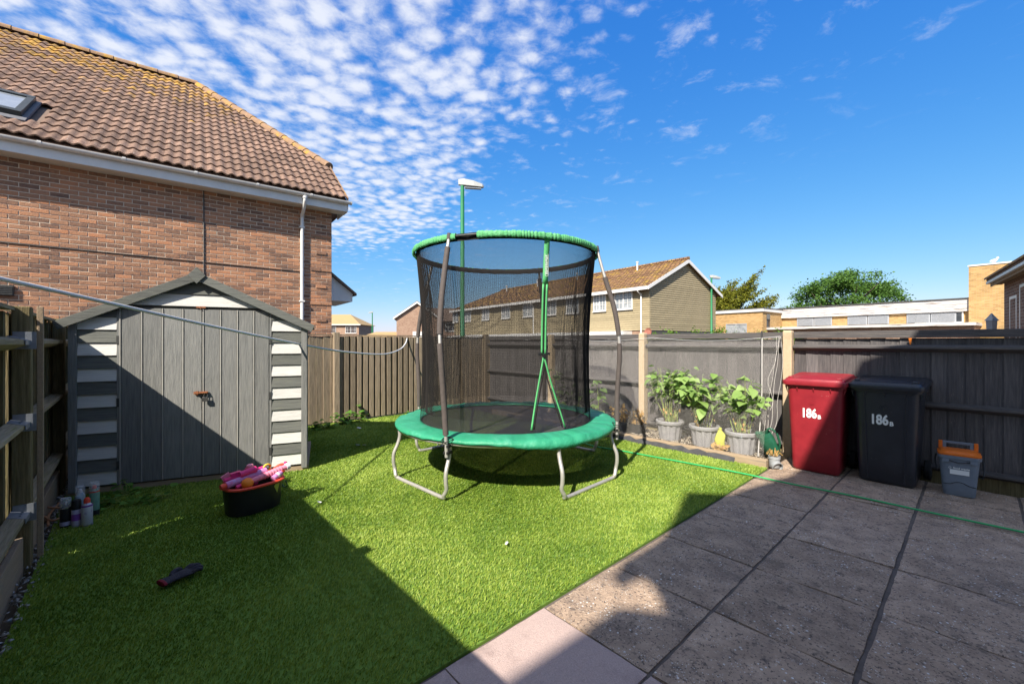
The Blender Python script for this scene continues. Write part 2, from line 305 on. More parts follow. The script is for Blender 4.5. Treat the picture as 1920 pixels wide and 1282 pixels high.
# ------------------------------------------------------------------ builders
def V(*a): return Vector(a)
class MB:
    """collects shapes; build() links them as ONE mesh object"""
    def __init__(s): s.v = []; s.f = []
    def add(s, vs, fs):
        n = len(s.v); s.v += [tuple(p) for p in vs]; s.f += [tuple(i + n for i in f) for f in fs]; return s
    def obox(s, c, ax, ay, az):
        c, ax, ay, az = map(Vector, (c, ax, ay, az))
        p = [c + ax*i + ay*j + az*k for k in (-1, 1) for j in (-1, 1) for i in (-1, 1)]
        return s.add(p, [(0, 2, 3, 1), (4, 5, 7, 6), (0, 1, 5, 4), (2, 6, 7, 3), (0, 4, 6, 2), (1, 3, 7, 5)])
    def box(s, x0, x1, y0, y1, z0, z1):
        return s.obox(((x0+x1)/2, (y0+y1)/2, (z0+z1)/2), ((x1-x0)/2, 0, 0), (0, (y1-y0)/2, 0), (0, 0, (z1-z0)/2))
    def prism(s, poly, o, u, v, t):          # polygon in the plane o + u*p0 + v*p1, thickness vector t
        o, u, v, t = map(Vector, (o, u, v, t)); n = len(poly)
        a = [o + u*p[0] + v*p[1] for p in poly]; b = [p + t for p in a]
        return s.add(a + b, [tuple(range(n))[::-1], tuple(range(n, 2*n))] + [(i, (i+1) % n, n + (i+1) % n, n + i) for i in range(n)])
    def rings(s, rs, closed=True, cap0=True, cap1=True, loop=False):
        n = len(rs[0]); vs = [p for r in rs for p in r]; fs = []
        m = len(rs)
        for j in range(m if loop else m - 1):
            k = (j + 1) % m
            for i in range(n if closed else n - 1):
                i2 = (i + 1) % n
                fs.append((j*n + i, j*n + i2, k*n + i2, k*n + i))
        if not loop:
            if cap0: fs.append(tuple(range(n))[::-1])
            if cap1: fs.append(tuple(range((m-1)*n, m*n)))
        return s.add(vs, fs)
    def tube(s, pts, r, n=8, loop=False, cap=True, squash=None):
        pts = [Vector(p) for p in pts]; m = len(pts)
        rr = r if isinstance(r, (list, tuple)) else [r]*m
        rs = []; up = None
        for i, p in enumerate(pts):
            a = pts[(i-1) % m] if (loop or i > 0) else p
            b = pts[(i+1) % m] if (loop or i < m-1) else p
            d = (b - a).normalized()
            if up is None:
                up = Vector((0, 0, 1)) if abs(d.z) < 0.9 else Vector((1, 0, 0))
            x = d.cross(up).normalized(); y = x.cross(d).normalized(); up = y
            rs.append([p + (x*math.cos(t)*rr[i] + y*math.sin(t)*rr[i]*(squash or 1)) for t in [2*math.pi*k/n for k in range(n)]])
        return s.rings(rs, cap0=cap, cap1=cap, loop=loop)
    def lathe(s, prof, n=20, o=(0, 0, 0), M=None, cap0=True, cap1=True, sx=1, sy=1):
        o = Vector(o); rs = []
        for r, z in prof:
            q = [Vector((r*math.cos(2*math.pi*k/n)*sx, r*math.sin(2*math.pi*k/n)*sy, z)) for k in range(n)]
            rs.append([o + (M @ p if M else p) for p in q])
        return s.rings(rs, cap0=cap0, cap1=cap1)
    def build(s, name, mat, parent=None, smooth=False, bevel=0.0, loc=None, angle=None):
        me = bpy.data.meshes.new(name); me.from_pydata(s.v, [], s.f); me.update()
        return link(name, me, mat, parent, smooth, bevel, loc)
def link(name, me, mat, parent=None, smooth=False, bevel=0.0, loc=None):
    if mat is not None:
        m = MATS[mat] if isinstance(mat, str) else mat
        if not me.materials: me.materials.append(m)
    if smooth:
        me.polygons.foreach_set('use_smooth', [True]*len(me.polygons))
        try: me.set_sharp_from_angle(angle=R(40 if smooth is True else smooth))
        except Exception: pass
    o = bpy.data.objects.new(name, me); col.objects.link(o)
    if parent is not None: o.parent = parent
    if loc is not None: o.location = loc
    if bevel:
        b = o.modifiers.new('bevel', 'BEVEL'); b.width = bevel; b.segments = 2; b.limit_method = 'ANGLE'; b.angle_limit = R(35)
    return o
def npmesh(name, verts, faces, mat, parent=None, smooth=False):
    """verts (n,3) array, faces (m,k) array of equal length faces"""
    me = bpy.data.meshes.new(name); verts = np.asarray(verts, np.float32); faces = np.asarray(faces, np.int32)
    k = faces.shape[1]
    me.vertices.add(len(verts)); me.vertices.foreach_set('co', verts.ravel())
    me.loops.add(faces.size); me.loops.foreach_set('vertex_index', faces.ravel())
    me.polygons.add(len(faces)); me.polygons.foreach_set('loop_start', np.arange(0, faces.size, k, dtype=np.int32))
    me.polygons.foreach_set('loop_total', np.full(len(faces), k, np.int32))
    me.update(calc_edges=True)
    return link(name, me, mat, parent, smooth)
def tag(o, label, cat, group=None, kind=None):
    o['label'] = label; o['category'] = cat
    if group: o['group'] = group
    if kind: o['kind'] = kind
    return o
def thing(name, label, cat, loc=(0, 0, 0), rotz=0.0, group=None):
    o = bpy.data.objects.new(name, None); col.objects.link(o); o.empty_display_size = 0.2
    o.location = loc; o.rotation_euler = (0, 0, rotz); return tag(o, label, cat, group)
def struct(o, label=None):
    o['kind'] = 'structure'
    if label: o['label'] = label
    return o
def stuff(o): o['kind'] = 'stuff'; return o
def copy_obj(src, name, parent, loc, rot=None, scale=None):
    o = bpy.data.objects.new(name, src if isinstance(src, bpy.types.Mesh) else src.data); col.objects.link(o); o.parent = parent
    o.location = loc
    if rot is not None: o.rotation_euler = rot
    if scale is not None: o.scale = scale
    return o
def text_mesh(body, size, depth=0.0015, offset=0.0, sx=1.0):
    c = bpy.data.curves.new('lettering', 'FONT'); c.body = body; c.size = size; c.extrude = depth; c.offset = offset
    c.align_x = 'CENTER'; c.align_y = 'CENTER'; c.resolution_u = 4
    o = bpy.data.objects.new('lettering', c); col.objects.link(o)
    dg = bpy.context.evaluated_depsgraph_get(); me = bpy.data.meshes.new_from_object(o.evaluated_get(dg))
    bpy.data.objects.remove(o, do_unlink=True); me.materials.clear()
    for v in me.vertices: v.co.x *= sx
    return me
def bez(pts, n=8):                     # smooth curve through points (Catmull-Rom)
    P = [Vector(p) for p in pts]; P = [P[0]*2 - P[1]] + P + [P[-1]*2 - P[-2]]; out = []
    for i in range(1, len(P) - 2):
        a, b, c, d = P[i-1:i+3]
        for k in range(n):
            t = k / n
            out.append(0.5*((2*b) + (c - a)*t + (2*a - 5*b + 4*c - d)*t*t + (3*b - a - 3*c + d)*t**3))
    out.append(P[-2]); return out
def rrect(wd, dp, r, n=4, cx=0, cy=0):     # rounded rectangle outline
    o = []
    for (sx, sy, a0) in ((1, -1, -90), (1, 1, 0), (-1, 1, 90), (-1, -1, 180)):
        for k in range(n + 1):
            a = R(a0 + 90*k/n); o.append((cx + sx*(wd/2 - r) + r*math.cos(a), cy + sy*(dp/2 - r) + r*math.sin(a)))
    return o
def leaf_quads(centres, size, jitter=0.5, flat=0.0, rng_=rng):
    """one bent leaf (two triangles) at each centre -> verts, faces"""
    n = len(centres); c = np.asarray(centres)
    d = rng_.normal(size=(n, 3)); d[:, 2] *= (1 - flat); d /= np.linalg.norm(d, axis=1)[:, None]
    e = rng_.normal(size=(n, 3)); e -= (e*d).sum(1)[:, None]*d; e /= np.linalg.norm(e, axis=1)[:, None]
    s = size*(1 + jitter*(rng_.random(n) - .5)*2)
    s = s[:, None]
    a = c - d*s; b = c + e*s*.55; t = c + d*s; q = c - e*s*.55 + np.cross(d, e)*s*.25
    v = np.stack([a, b, t, q], 1).reshape(-1, 3)
    f = np.arange(n*4).reshape(n, 4)
    return v, f
def leaf_mesh(name, ln=0.1, wd=0.09, fold=0.25, curl=0.3):
    prof = [(0, .0), (.12, .62), (.35, 1.0), (.6, .82), (.82, .42), (1, 0)]
    v = []; f = []
    for t, q in prof:
        z = -curl*t*t*ln
        v += [(-q*wd/2, t*ln, z + fold*q*wd/2), (0, t*ln, z), (q*wd/2, t*ln, z + fold*q*wd/2)]
    for i in range(len(prof) - 1):
        a = i*3; f += [(a, a+1, a+4, a+3), (a+1, a+2, a+5, a+4)]
    me = bpy.data.meshes.new(name); me.from_pydata(v, [], f); me.update()
    me.polygons.foreach_set('use_smooth', [True]*len(f)); return me

# ------------------------------------------------------------------ the setting
LAWN_X0, LAWN_X1, LAWN_Y0, LAWN_Y1 = -7.62, -1.585, -0.44, 5.34
FENCE_Y, FENCE_X, LEFT_Y = 6.20, -7.65, -0.50
g = MB(); g.add([(-900, -900, -.06), (900, -900, -.06), (900, 900, -.06), (-900, 900, -.06)], [(0, 1, 2, 3)])
struct(g.build('ground', 'earth'), 'bare ground reaching to the horizon beyond the garden')
# lawn base, just over the ground
g = MB(); g.box(LAWN_X0, LAWN_X1, LAWN_Y0, LAWN_Y1, -.05, 0.0)
struct(g.build('lawn', 'turf_base'), 'green artificial lawn between shed and patio')
# turf blades: nobody could count them
SHX = math.atan2(.951, .308); SH_O = Vector((-5.66, -.413, 0)); SH_W, SH_D = 1.98, 1.25
def turf():
    n = 520000
    a = rng.random(n)*(LAWN_X1 - LAWN_X0) + LAWN_X0; b = rng.random(n)*(LAWN_Y1 - LAWN_Y0) + LAWN_Y0
    ca, sa = math.cos(SHX), math.sin(SHX)
    lx = (a - SH_O.x)*ca + (b - SH_O.y)*sa; ly = -(a - SH_O.x)*sa + (b - SH_O.y)*ca
    keep = ~((lx > .03) & (lx < SH_W - .03) & (ly > .05) & (ly < SH_D))
    dist = np.hypot(a, b); keep &= (rng.random(n) < np.clip(1.45 - dist*.15, .40, 1))
    a, b, dist = a[keep], b[keep], dist[keep]; n = len(a)
    th = rng.random(n)*2*np.pi; wv = np.sin(a*2.3 + 1.1*np.sin(b*1.7))*.5 + np.sin(b*3.1 + a)*.5
    patch = np.sin(a*5.1 + 2*np.sin(b*2.2))*np.sin(b*4.3 + 1.7*np.sin(a*3.1 + 1))*.6 + np.sin(a*11.3 + b*3 + 2*np.sin(b*7))*.4
    lean_t = .9 + wv*.9 + rng.normal(size=n)*.9
    h = .011 + .009*rng.random(n); ln = .006 + .012*rng.random(n)
    wd = (.0015 + .0011*rng.random(n))*(1 + .22*np.clip(dist - 2, 0, 6))
    px, py = np.cos(th)*wd, np.sin(th)*wd; dx, dy = np.cos(lean_t)*ln, np.sin(lean_t)*ln
    z0 = np.zeros(n)
    v = np.stack([np.stack([a - px, b - py, z0], 1), np.stack([a + px, b + py, z0], 1),
                  np.stack([a + dx*.4 + px*.8, b + dy*.4 + py*.8, h*.65], 1), np.stack([a + dx*.4 - px*.8, b + dy*.4 - py*.8, h*.65], 1),
                  np.stack([a + dx, b + dy, h], 1)], 1).reshape(-1, 3)
    i = np.arange(n)*5
    f = np.concatenate([np.stack([i, i+1, i+2], 1), np.stack([i, i+2, i+3], 1), np.stack([i+3, i+2, i+4], 1)])
    o = npmesh('artificial_grass', v, f, None)
    at = o.data.attributes.new('tint', 'FLOAT', 'POINT')
    tint = np.repeat(np.clip(.5 + wv*.12 + patch*.22 + rng.normal(size=n)*.24, 0, 1), 5).astype(np.float32)
    at.data.foreach_set('value', tint)
    m = bpy.data.materials.new('grass_blade'); m.use_nodes = True; N = m.node_tree.nodes; L = m.node_tree.links
    A = N.new('ShaderNodeAttribute'); A.attribute_name = 'tint'; rp = N.new('ShaderNodeValToRGB'); L.new(A.outputs['Fac'], rp.inputs[0])
    e = rp.color_ramp.elements; e[0].color = (.095, .185, .020, 1); e[1].color = (.38, .465, .085, 1); x = e.new(.5); x.color = (.225, .325, .038, 1)
    bs = N['Principled BSDF']; L.new(rp.outputs[0], bs.inputs['Base Color']); bs.inputs['Roughness'].default_value = .5; bs.inputs['Specular IOR Level'].default_value = .35
    tr = N.new('ShaderNodeBsdfTranslucent'); L.new(rp.outputs[0], tr.inputs[0]); ms = N.new('ShaderNodeMixShader'); ms.inputs[0].default_value = .3
    L.new(bs.outputs[0], ms.inputs[1]); L.new(tr.outputs[0], ms.inputs[2]); L.new(ms.outputs[0], N['Material Output'].inputs[0])
    o.data.materials.append(m)
    stuff(o); tag(o, 'short green artificial grass covering the lawn', 'grass')
turf()
# patio: a dark bedding sheet with the slabs as pieces
g = MB(); g.box(-1.583, 2.6, -3.2, 6.1, -.055, -.014)
patio = struct(g.build('patio', 'joint'), 'patio of square riven slabs beside the lawn')
def slab_mesh(i, wd, dp, pink):
    n = 9; r_ = random.Random(i*17 + 3); ph = [r_.random()*6 for _ in range(6)]
    vs = []; fs = []
    for j in range(n + 1):
        for k in range(n + 1):
            x, y = wd*k/n, dp*j/n
            e = min(k, j, n - k, n - j)
            z = 0 if pink else .0035*(math.sin(x*14 + ph[0] + 2*math.sin(y*9 + ph[1])) + .6*math.sin(y*23 + ph[2] + x*8) + .5*math.sin(x*37 + y*19 + ph[3]))
            if e == 0: z = z*.5 - .006
            vs.append((x + (0 if 0 < k < n else r_.uniform(-.003, .003)), y + (0 if 0 < j < n else r_.uniform(-.003, .003)), z))
    for j in range(n):
        for k in range(n):
            a = j*(n+1) + k; fs.append((a, a+1, a+n+2, a+n+1))
    # skirt
    b0 = len(vs); rim = [k for k in range(n)] + [n + j*(n+1) for j in range(n)] + [n*(n+1) + n - k for k in range(n)] + [(n - j)*(n+1) for j in range(n)]
    vs += [(vs[q][0], vs[q][1], -.04) for q in rim]; m = len(rim)
    fs += [(rim[(q+1) % m], rim[q], b0 + q, b0 + (q+1) % m) for q in range(m)]
    me = bpy.data.meshes.new('slab'); me.from_pydata(vs, [], fs); me.update()
    me.polygons.foreach_set('use_smooth', [True]*len(fs)); me.set_sharp_from_angle(angle=R(50)); return me
xs = [-1.575, -.948, -.340, .268, .876, 1.484]; ys = [-1.525, -.885, -.25, .39, 1.03, 1.668, 2.312, 2.957, 3.60, 4.243, 4.886, 5.53, 6.10]
q = 0
for i in range(len(xs) - 1):
    for j in range(len(ys) - 1):
        pink = ys[j] < 1.6 and xs[i] < -.5
        gap = .009 if not pink else .006
        me = slab_mesh(q, xs[i+1] - xs[i] - 2*gap - (.004 if i else 0), ys[j+1] - ys[j] - (.013 if j > 3 else .009), pink); q += 1
        link('slab', me, 'slab_pink' if pink else 'slab', patio, loc=(xs[i] + gap, ys[j] + .004, random.uniform(-.004, .003)))
# planting bed
g = MB(); g.box(-7.6, -1.62, 5.44, 6.12, -.05, .045)
bed = struct(g.build('planting_bed', 'soil'), 'gravelled planting bed along the black fence')
g = MB()
for k in range(2):
    x1 = -1.60 - k*2.45; x0 = x1 - 2.44
    g2 = MB(); g2.box(x0, x1, 5.345, 5.438, -.04, .085); g2.build('timber_edging', 'bare_timber', bed, bevel=.008)
g2 = MB(); pts = [(-6.0 + k*.11, 5.335 + .012*math.sin(k*1.9), .03 + .018*math.sin(k*2.7)) for k in range(38)]
vs = []; 
for (x, y, z) in pts: vs += [(x, y, z + .035), (x, y - .022, z), (x, y - .03, -.005)]
fs = [(3*i + j, 3*i + j + 1, 3*i + j + 4, 3*i + j + 3) for i in range(len(pts) - 1) for j in range(2)]
g2.add(vs, fs); g2.build('weed_membrane', 'membrane', bed, smooth=60)
def chips(name, n, xr, yr, z, s, mat, parent):
    vs = []; fs = []
    for k in range(n):
        c = Vector((random.uniform(*xr), random.uniform(*yr), z + random.uniform(0, s*.5))); r_ = s*random.uniform(.5, 1.2)
        p = [c + Vector((random.gauss(0, 1), random.gauss(0, 1), random.gauss(0, .6))).normalized()*r_ for _ in range(4)]
        i = len(vs); vs += p; fs += [(i, i+1, i+2), (i, i+2, i+3), (i, i+3, i+1), (i+1, i+3, i+2)]
    return stuff(npmesh(name, [tuple(v) for v in vs], fs, mat, parent))
chips('gravel', 3200, (-5.2, -1.66), (5.45, 6.1), .05, .017, 'chip', bed)
gs = chips('gravel_strip', 420, (-6.9, -1.7), (-.49, -.41), .0, .018, 'stone_bits', None)
tag(gs, 'pale stones along the foot of the left fence', 'gravel')

# ------------------------------------------------------------------ fences
def board(w_, z0, z1, th, taper=True, top=0.0):
    m = MB(); t2 = th*.45 if taper else th
    m.add([(0, 0, z0), (w_, th - t2, z0), (w_, th, z0), (0, th, z0), (0, 0, z1), (w_, th - t2, z1 + top), (w_, th, z1 + top), (0, th, z1)],
          [(0, 3, 2, 1), (4, 5, 6, 7), (0, 1, 5, 4), (1, 2, 6, 5), (2, 3, 7, 6), (3, 0, 4, 7)])
    return m
def share(meshes, mb_fn):
    out = []
    for k in range(meshes):
        m = mb_fn(k); me = bpy.data.meshes.new('board'); me.from_pydata(m.v, [], m.f); me.update(); out.append(me)
    return out
def arris(x0, x1, z, h=.075, d=.07, y=0.0):    # triangular rail, apex towards -y
    m = MB(); m.prism([(0, -h/2), (0, h/2), (-d, h*.28), (-d, -h*.05)], (x0, y, z), (0, 1, 0), (0, 0, 1), (x1 - x0, 0, 0)); return m
# the black fence at the back
bf = thing('black_fence', 'black painted boarded fence with concrete posts behind the wheeled bins', 'fence', (0, FENCE_Y, 0))
posts = [-7.65, -5.62, -3.62, -1.59, .44, 2.47]
bm_ = share(6, lambda k: board(.128 + .002*k, .10, 1.47 + random.uniform(-.004, .004), .022))
for me in bm_: me.materials.append(MATS['black_board'])
for i in range(len(posts) - 1):
    x0, x1 = posts[i] + .055, posts[i+1] - .055
    x = x0; 
    while x < x1 - .03:
        o = copy_obj(random.choice(bm_), 'board', bf, (x, random.uniform(0, .006), 0)); x += .1225
        if x > x1 - .1225: o.scale.x = min(1.0, (x1 - (x - .1225))/.135)
    for z, hh in ((1.362, .08), (.765, .085), (.135, .075)):
        arris(x0, x1, z, hh, .075, -.001).build('rail', 'black_rail', bf, bevel=.004)
    m = MB(); m.box(x0, x1, -.035, -.001, 1.475 - .0, 1.555); m.build('top_board', 'black_rail', bf, bevel=.005)
    m = MB(); m.box(x0, x1, .002, .03, -.05, .098); m.build('gravel_board', 'green_board', bf)
for x in posts:
    m = MB(); m.rings([[(p[0], p[1], z) for p in rrect(.10*s, .12*s, .012, 2)] for z, s in ((-.06, 1), (1.555, 1), (1.575, .8))])
    m.build('concrete_post', 'concrete_post', bf, loc=(x, -.045, 0))
m = MB(); m.prism([(-.012, .03), (.014, .033), (.006, -.035), (-.004, -.04)], (0, 0, 0), (1, 0, 0), (0, 0, 1), (0, -.004, 0))
m.build('reflector_tag', 'toy_orange', bf, loc=(-.47, -.036, 1.44))
# the bare fence beyond the trampoline (front faces +x): local x runs along +y of the garden
gf = thing('brown_fence', 'weathered brown vertical board fence behind trampoline and shed', 'fence', (FENCE_X, 0, 0), R(90))
gb = share(5, lambda k: board(.118 + .003*k, .02, 1.53 + random.uniform(-.012, .006), .02))
gn = share(5, lambda k: board(.068 + .003*k, .03, 1.535 + random.uniform(-.015, .006), .026, False))
for me in gb + gn: me.materials.append(MATS['brown_board'])
x = -.55
while x < 6.05:
    if 2.80 < x < 4.50:
        copy_obj(random.choice(gn), 'board', gf, (x, -.030, 0), (0, random.uniform(-.006, .006), 0)); copy_obj(random.choice(gb), 'board', gf, (x + .02, .02, 0))
    else:
        copy_obj(random.choice(gb), 'board', gf, (x, random.uniform(-.004, .004), 0))
    x += .1175
for x in (-.45, .9, 2.72, 4.56, 6.12):
    m = MB(); m.box(-.05, .05, -.055 if x > 1 else -.02, .06, -.05, 1.60); m.build('post', 'brown_board', gf, bevel=.006, loc=(x, 0, 0))
for x0, x1 in ((-.4, .84), (.96, 2.66), (2.78, 4.50), (4.62, 6.06)):
    m = MB(); m.box(x0, x1, -.012, .035, 1.542, 1.562); m.build('capping', 'brown_board', gf)
    for z in (1.3, .75, .25): arris(x0, x1, z, .075, -.05, .05).build('rail', 'brown_board', gf)
# the left fence, close to the photographer: rails face the lawn. local x runs along -x of the garden, local y away from the lawn
lf = thing('left_fence', 'mossy timber fence with arris rails and metal brackets left of shed', 'fence', (0, LEFT_Y, 0), R(180))
lb = share(6, lambda k: board(.125 + .003*k, .05, 1.62 + random.uniform(-.015, .01), .018))
for me in lb: me.materials.append(MATS['green_board'])
lposts = [-3.6, -1.65, .25, 2.17, 4.10, 6.0, 7.62]
gaps = {1.45: .016, 3.955: .034, 4.6: .007, 4.93: .006, 5.2: .009, 5.55: .007}
x = -3.6
while x < 7.6:
    gsz = 0
    for gx, gw in gaps.items():
        if x - .118 < gx <= x: gsz = gw
    x += gsz
    copy_obj(random.choice(lb), 'board', lf, (x, .052 + random.uniform(0, .004), 0), (0, random.uniform(-.004, .004), 0))
    x += .118 + (.012 if gsz else 0)
for i, x in enumerate(lposts):
    m = MB(); m.box(-.05, .05, -.035, .048, -.05, 1.655); m.build('post', 'green_board', lf, bevel=.006, loc=(x, 0, 0))
for i in range(len(lposts) - 1):
    x0, x1 = lposts[i] + .052, lposts[i+1] - .052
    for z in (1.42, .90, .33):
        r_ = arris(x0, x1, z, .085, .075, .05).build('rail', 'green_rail', lf, bevel=.004)
        if i in (2, 3):
            for xe, s in ((x0, 1), (x1, -1)):
                b = MB()
                b.prism([(0, .044), (-.078, .018), (-.078, -.012), (-.074, -.012), (-.074, .012), (0, .036)], (xe - .002*s, .045, z + .004), (0, 1, 0), (0, 0, 1), (.15*s, 0, 0))
                b.obox((xe + .003*s, -.01, z + .02), (.0025, 0, 0), (0, .05, 0), (0, 0, .055))
                for u in (.03, .07, .11): b.obox((xe + u*s, -.004, z + .036), (.005, 0, 0), (0, .005, 0), (0, 0, .004))
                b.build('bracket', 'galvanised', lf)
    m = MB(); m.box(x0, x1, -.004, .03, -.05, .20); m.build('gravel_board', 'bare_timber', lf, bevel=.004)
    m = MB(); m.box(x0, x1, .03, .09, 1.628, 1.65); m.build('capping', 'green_rail', lf)
m = MB(); m.box(-.012, .012, -.075, -.045, .0, 1.665); m.build('batten', 'bare_timber', lf, bevel=.003, loc=(4.20, 0, 0))
# ------------------------------------------------------------------ the photographer's own house, behind the camera (unseen; its outline is cut to shade the patio)
oh = thing('rear_house', 'unseen house behind the viewer, outline shaped to shade the patio', 'house', (1.30, 0, 0))
m = MB(); m.prism([(-9, 0), (4.2, 0), (4.2, 5.2), (3.0, 5.5), (1.5, 5.95), (.52, 6.72), (-1.62, 6.62), (-2.6, 6.4), (-4.1, 6.02), (-4.85, 6.58), (-5.8, 6.68), (-9, 6.7)],
                  (0, 0, 0), (0, 1, 0), (0, 0, 1), (.25, 0, 0)); m.build('wall', 'bounce_white', oh)
m = MB(); m.prism([(y_ + .29, z_ - .28) for y_, z_ in ((-5.12, 7.02), (-4.9, 7.0), (-4.45, 6.5), (-4.18, 6.06), (-2.6, 6.1), (1.0, 6.2), (.52, 6.74), (-1.62, 6.66), (-3.35, 7.25), (-4.33, 7.97), (-4.54, 7.2), (-5.09, 7.2))],
                  (-.11, 0, 0), (0, 1, 0), (0, 0, 1), (.10, 0, 0)); m.build('roof', 'roof_dark', oh)  # thin plate shaped to give the patio shadow its outline

# ------------------------------------------------------------------ shed
sh = thing('shed', 'small apex shed with grey doors and white striped boards', 'shed', SH_O, SHX)
EZ, AX, AZ = 1.62, .99, 2.10           # eave height, apex
def roof_z(x): return EZ + (AZ - EZ)*(1 - abs(x - AX)/AX)
m = MB(); m.prism([(0.02, .04), (SH_W - .02, .04), (SH_W - .02, EZ - .02), (AX, AZ - .03), (.02, EZ - .02)], (0, .03, 0), (1, 0, 0), (0, 0, 1), (0, SH_D - .03, 0))
m.build('body', 'shed_grey', sh)
m = MB(); m.box(-.02, SH_W + .02, -.01, SH_D, -.01, .05); m.build('base_bearer', 'bare_timber', sh)
DX0, DX1, DZ1 = .353, 1.633, 1.775
z = .055; k = 0; pitch = .1225
def clad(x0, x1, z0, z1, k):
    th = .020
    if z0 > EZ - .02:                       # the board only spans where the roof clears its lower edge
        k_ = (z0 + .004 + .02 - EZ)/(AZ - EZ)*AX
        x0, x1 = max(x0, k_), min(x1, 2*AX - k_)
        if x1 - x0 < .05: return
    # clip to the roof slope
    a0, a1 = min(z1, roof_z(x0) - .02), min(z1, roof_z(x1) - .02)
    if max(a0, a1, min(z1, roof_z((x0 + x1)/2) - .02)) <= z0 + .01: return
    pts = [(x0, z0), (x1, z0), (x1, max(z0 + .002, a1))]
    if x0 < AX < x1: pts.append((AX, min(z1, roof_z(AX) - .02)))
    for xx in np.linspace(x1, x0, 9)[1:-1]:
        if roof_z(xx) - .02 < z1 or (a0 < z1 or a1 < z1): pts.append((float(xx), min(z1, roof_z(xx) - .02)))
    pts.append((x0, max(z0 + .002, a0)))
    pts = pts[:3] + sorted(pts[3:], key=lambda p: -p[0])
    m = MB(); n = len(pts)
    fr = [Vector((p[0], -.002 - th*(1 - (p[1] - z0)/pitch*.75), p[1])) for p in pts]; bk = [Vector((p[0], .03, p[1])) for p in pts]
    m.add(fr + bk, [tuple(range(n)), tuple(range(n, 2*n))[::-1]] + [((i+1) % n, i, n + i, n + (i+1) % n) for i in range(n)])
    m.build('cladding_board', 'shed_white' if k % 2 else 'shed_grey', sh)
# the boards are laid so that a white one has its top at 1.67 m
z0 = 1.67 - pitch*14; k = 1
for k in range(1, 20):
    a, b = z0 + pitch*(k - 1), z0 + pitch*k
    if b < .08: continue
    a = max(a, .06)
    wk = (k % 2 == 0)
    if a < DZ1 - .02:
        clad(.062, DX0 - .008, a, b - .004, wk); clad(DX1 + .008, SH_W - .052, a, b - .004, wk)
    else: clad(.062, SH_W - .052, a, b - .004, wk)
for x0, x1 in ((0, .06), (SH_W - .05, SH_W + .008)):
    m = MB(); m.box(x0, x1, -.03, .03, .03, roof_z(x0 if x0 else .0) - .005); m.build('corner_post', 'shed_grey_up', sh, bevel=.004)
m = MB(); m.box(DX0 - .006, DX0 + .012, -.02, .02, .06, DZ1); m.box(DX1 - .012, DX1 + .006, -.02, .02, .06, DZ1); m.build('door_frame', 'shed_grey_up', sh)
mid = (DX0 + DX1)/2 + .03
for (x0, x1) in ((DX0 + .014, mid - .003), (mid + .003, DX1 - .014)):
    m = MB(); m.box(x0, x1, -.006, .02, .065, DZ1 - .012); d = m.build('door', 'shed_grey_up', sh)
    n = 4; wv = (x1 - x0)/n
    for i in range(n):
        a = x0 + i*wv
        m = MB(); m.box(a + .012, a + wv - .004, -.020, -.0065, .066, DZ1 - .013); m.build('board', 'shed_grey_up', d, bevel=.003)
        m = MB(); m.box(a - .001, a + .0105, -.027, -.0065, .066, DZ1 - .013); m.build('batten', 'shed_batten_lit', d, bevel=.002)
m = MB(); m.box(mid - .07, mid + .05, -.042, -.028, .90, .925); m.tube([(mid - .06, -.05, .912), (mid + .045, -.05, .912)], .007, 8)
m.box(mid - .05, mid - .03, -.052, -.028, .896, .93); m.build('bolt', 'rust', sh)
m = MB(); m.tube(bez([(mid + .025, -.05, .90), (mid + .018, -.052, .87), (mid + .045, -.055, .865), (mid + .05, -.05, .895)], 5), .004, 6)
m.box(mid + .008, mid + .052, -.066, -.045, .825, .866); m.build('padlock', 'dark_metal', sh, bevel=.003)
m = MB(); m.box(mid - .05, mid + .03, -.032, -.018, DZ1 + .0, DZ1 + .018); m.tube([(mid - .02, -.03, DZ1 + .014), (mid - .01, -.04, DZ1 - .012)], .004, 6); m.build('catch', 'rust', sh)
for x in (DX0 + .004, DX1 - .004):
    for zz_ in (.25, .85, 1.45):
        m = MB(); m.box(x - .012, x + .012, -.026, -.0205, zz_ - .04, zz_ + .04); m.build('hinge', 'dark_metal', sh)
sl = math.atan2(AZ - EZ, AX)
for s in (-1, 1):
    u = Vector((s*math.cos(sl), 0, -math.sin(sl))); nn = Vector((s*math.sin(sl), 0, math.cos(sl)))
    L_ = 1.17
    m = MB(); m.obox(Vector((AX, SH_D/2 - .02, AZ + .012)) + u*L_/2, u*L_/2, (0, SH_D/2 + .05, 0), nn*.010); m.build('roof_panel', 'felt', sh)
    m = MB(); c = Vector((AX, -.066, AZ - .008)) + u*(L_/2 + .008); m.obox(c, u*L_/2, (0, .010, 0), nn*.040); m.build('bargeboard', 'shed_grey', sh, bevel=.003)
m = MB(); m.prism([(0, -.085), (.075, 0), (0, .085), (-.075, 0)], (AX, -.078, AZ + .0), (1, 0, 0), (0, 0, 1), (0, -.014, 0)); m.build('finial', 'shed_grey', sh, bevel=.003)

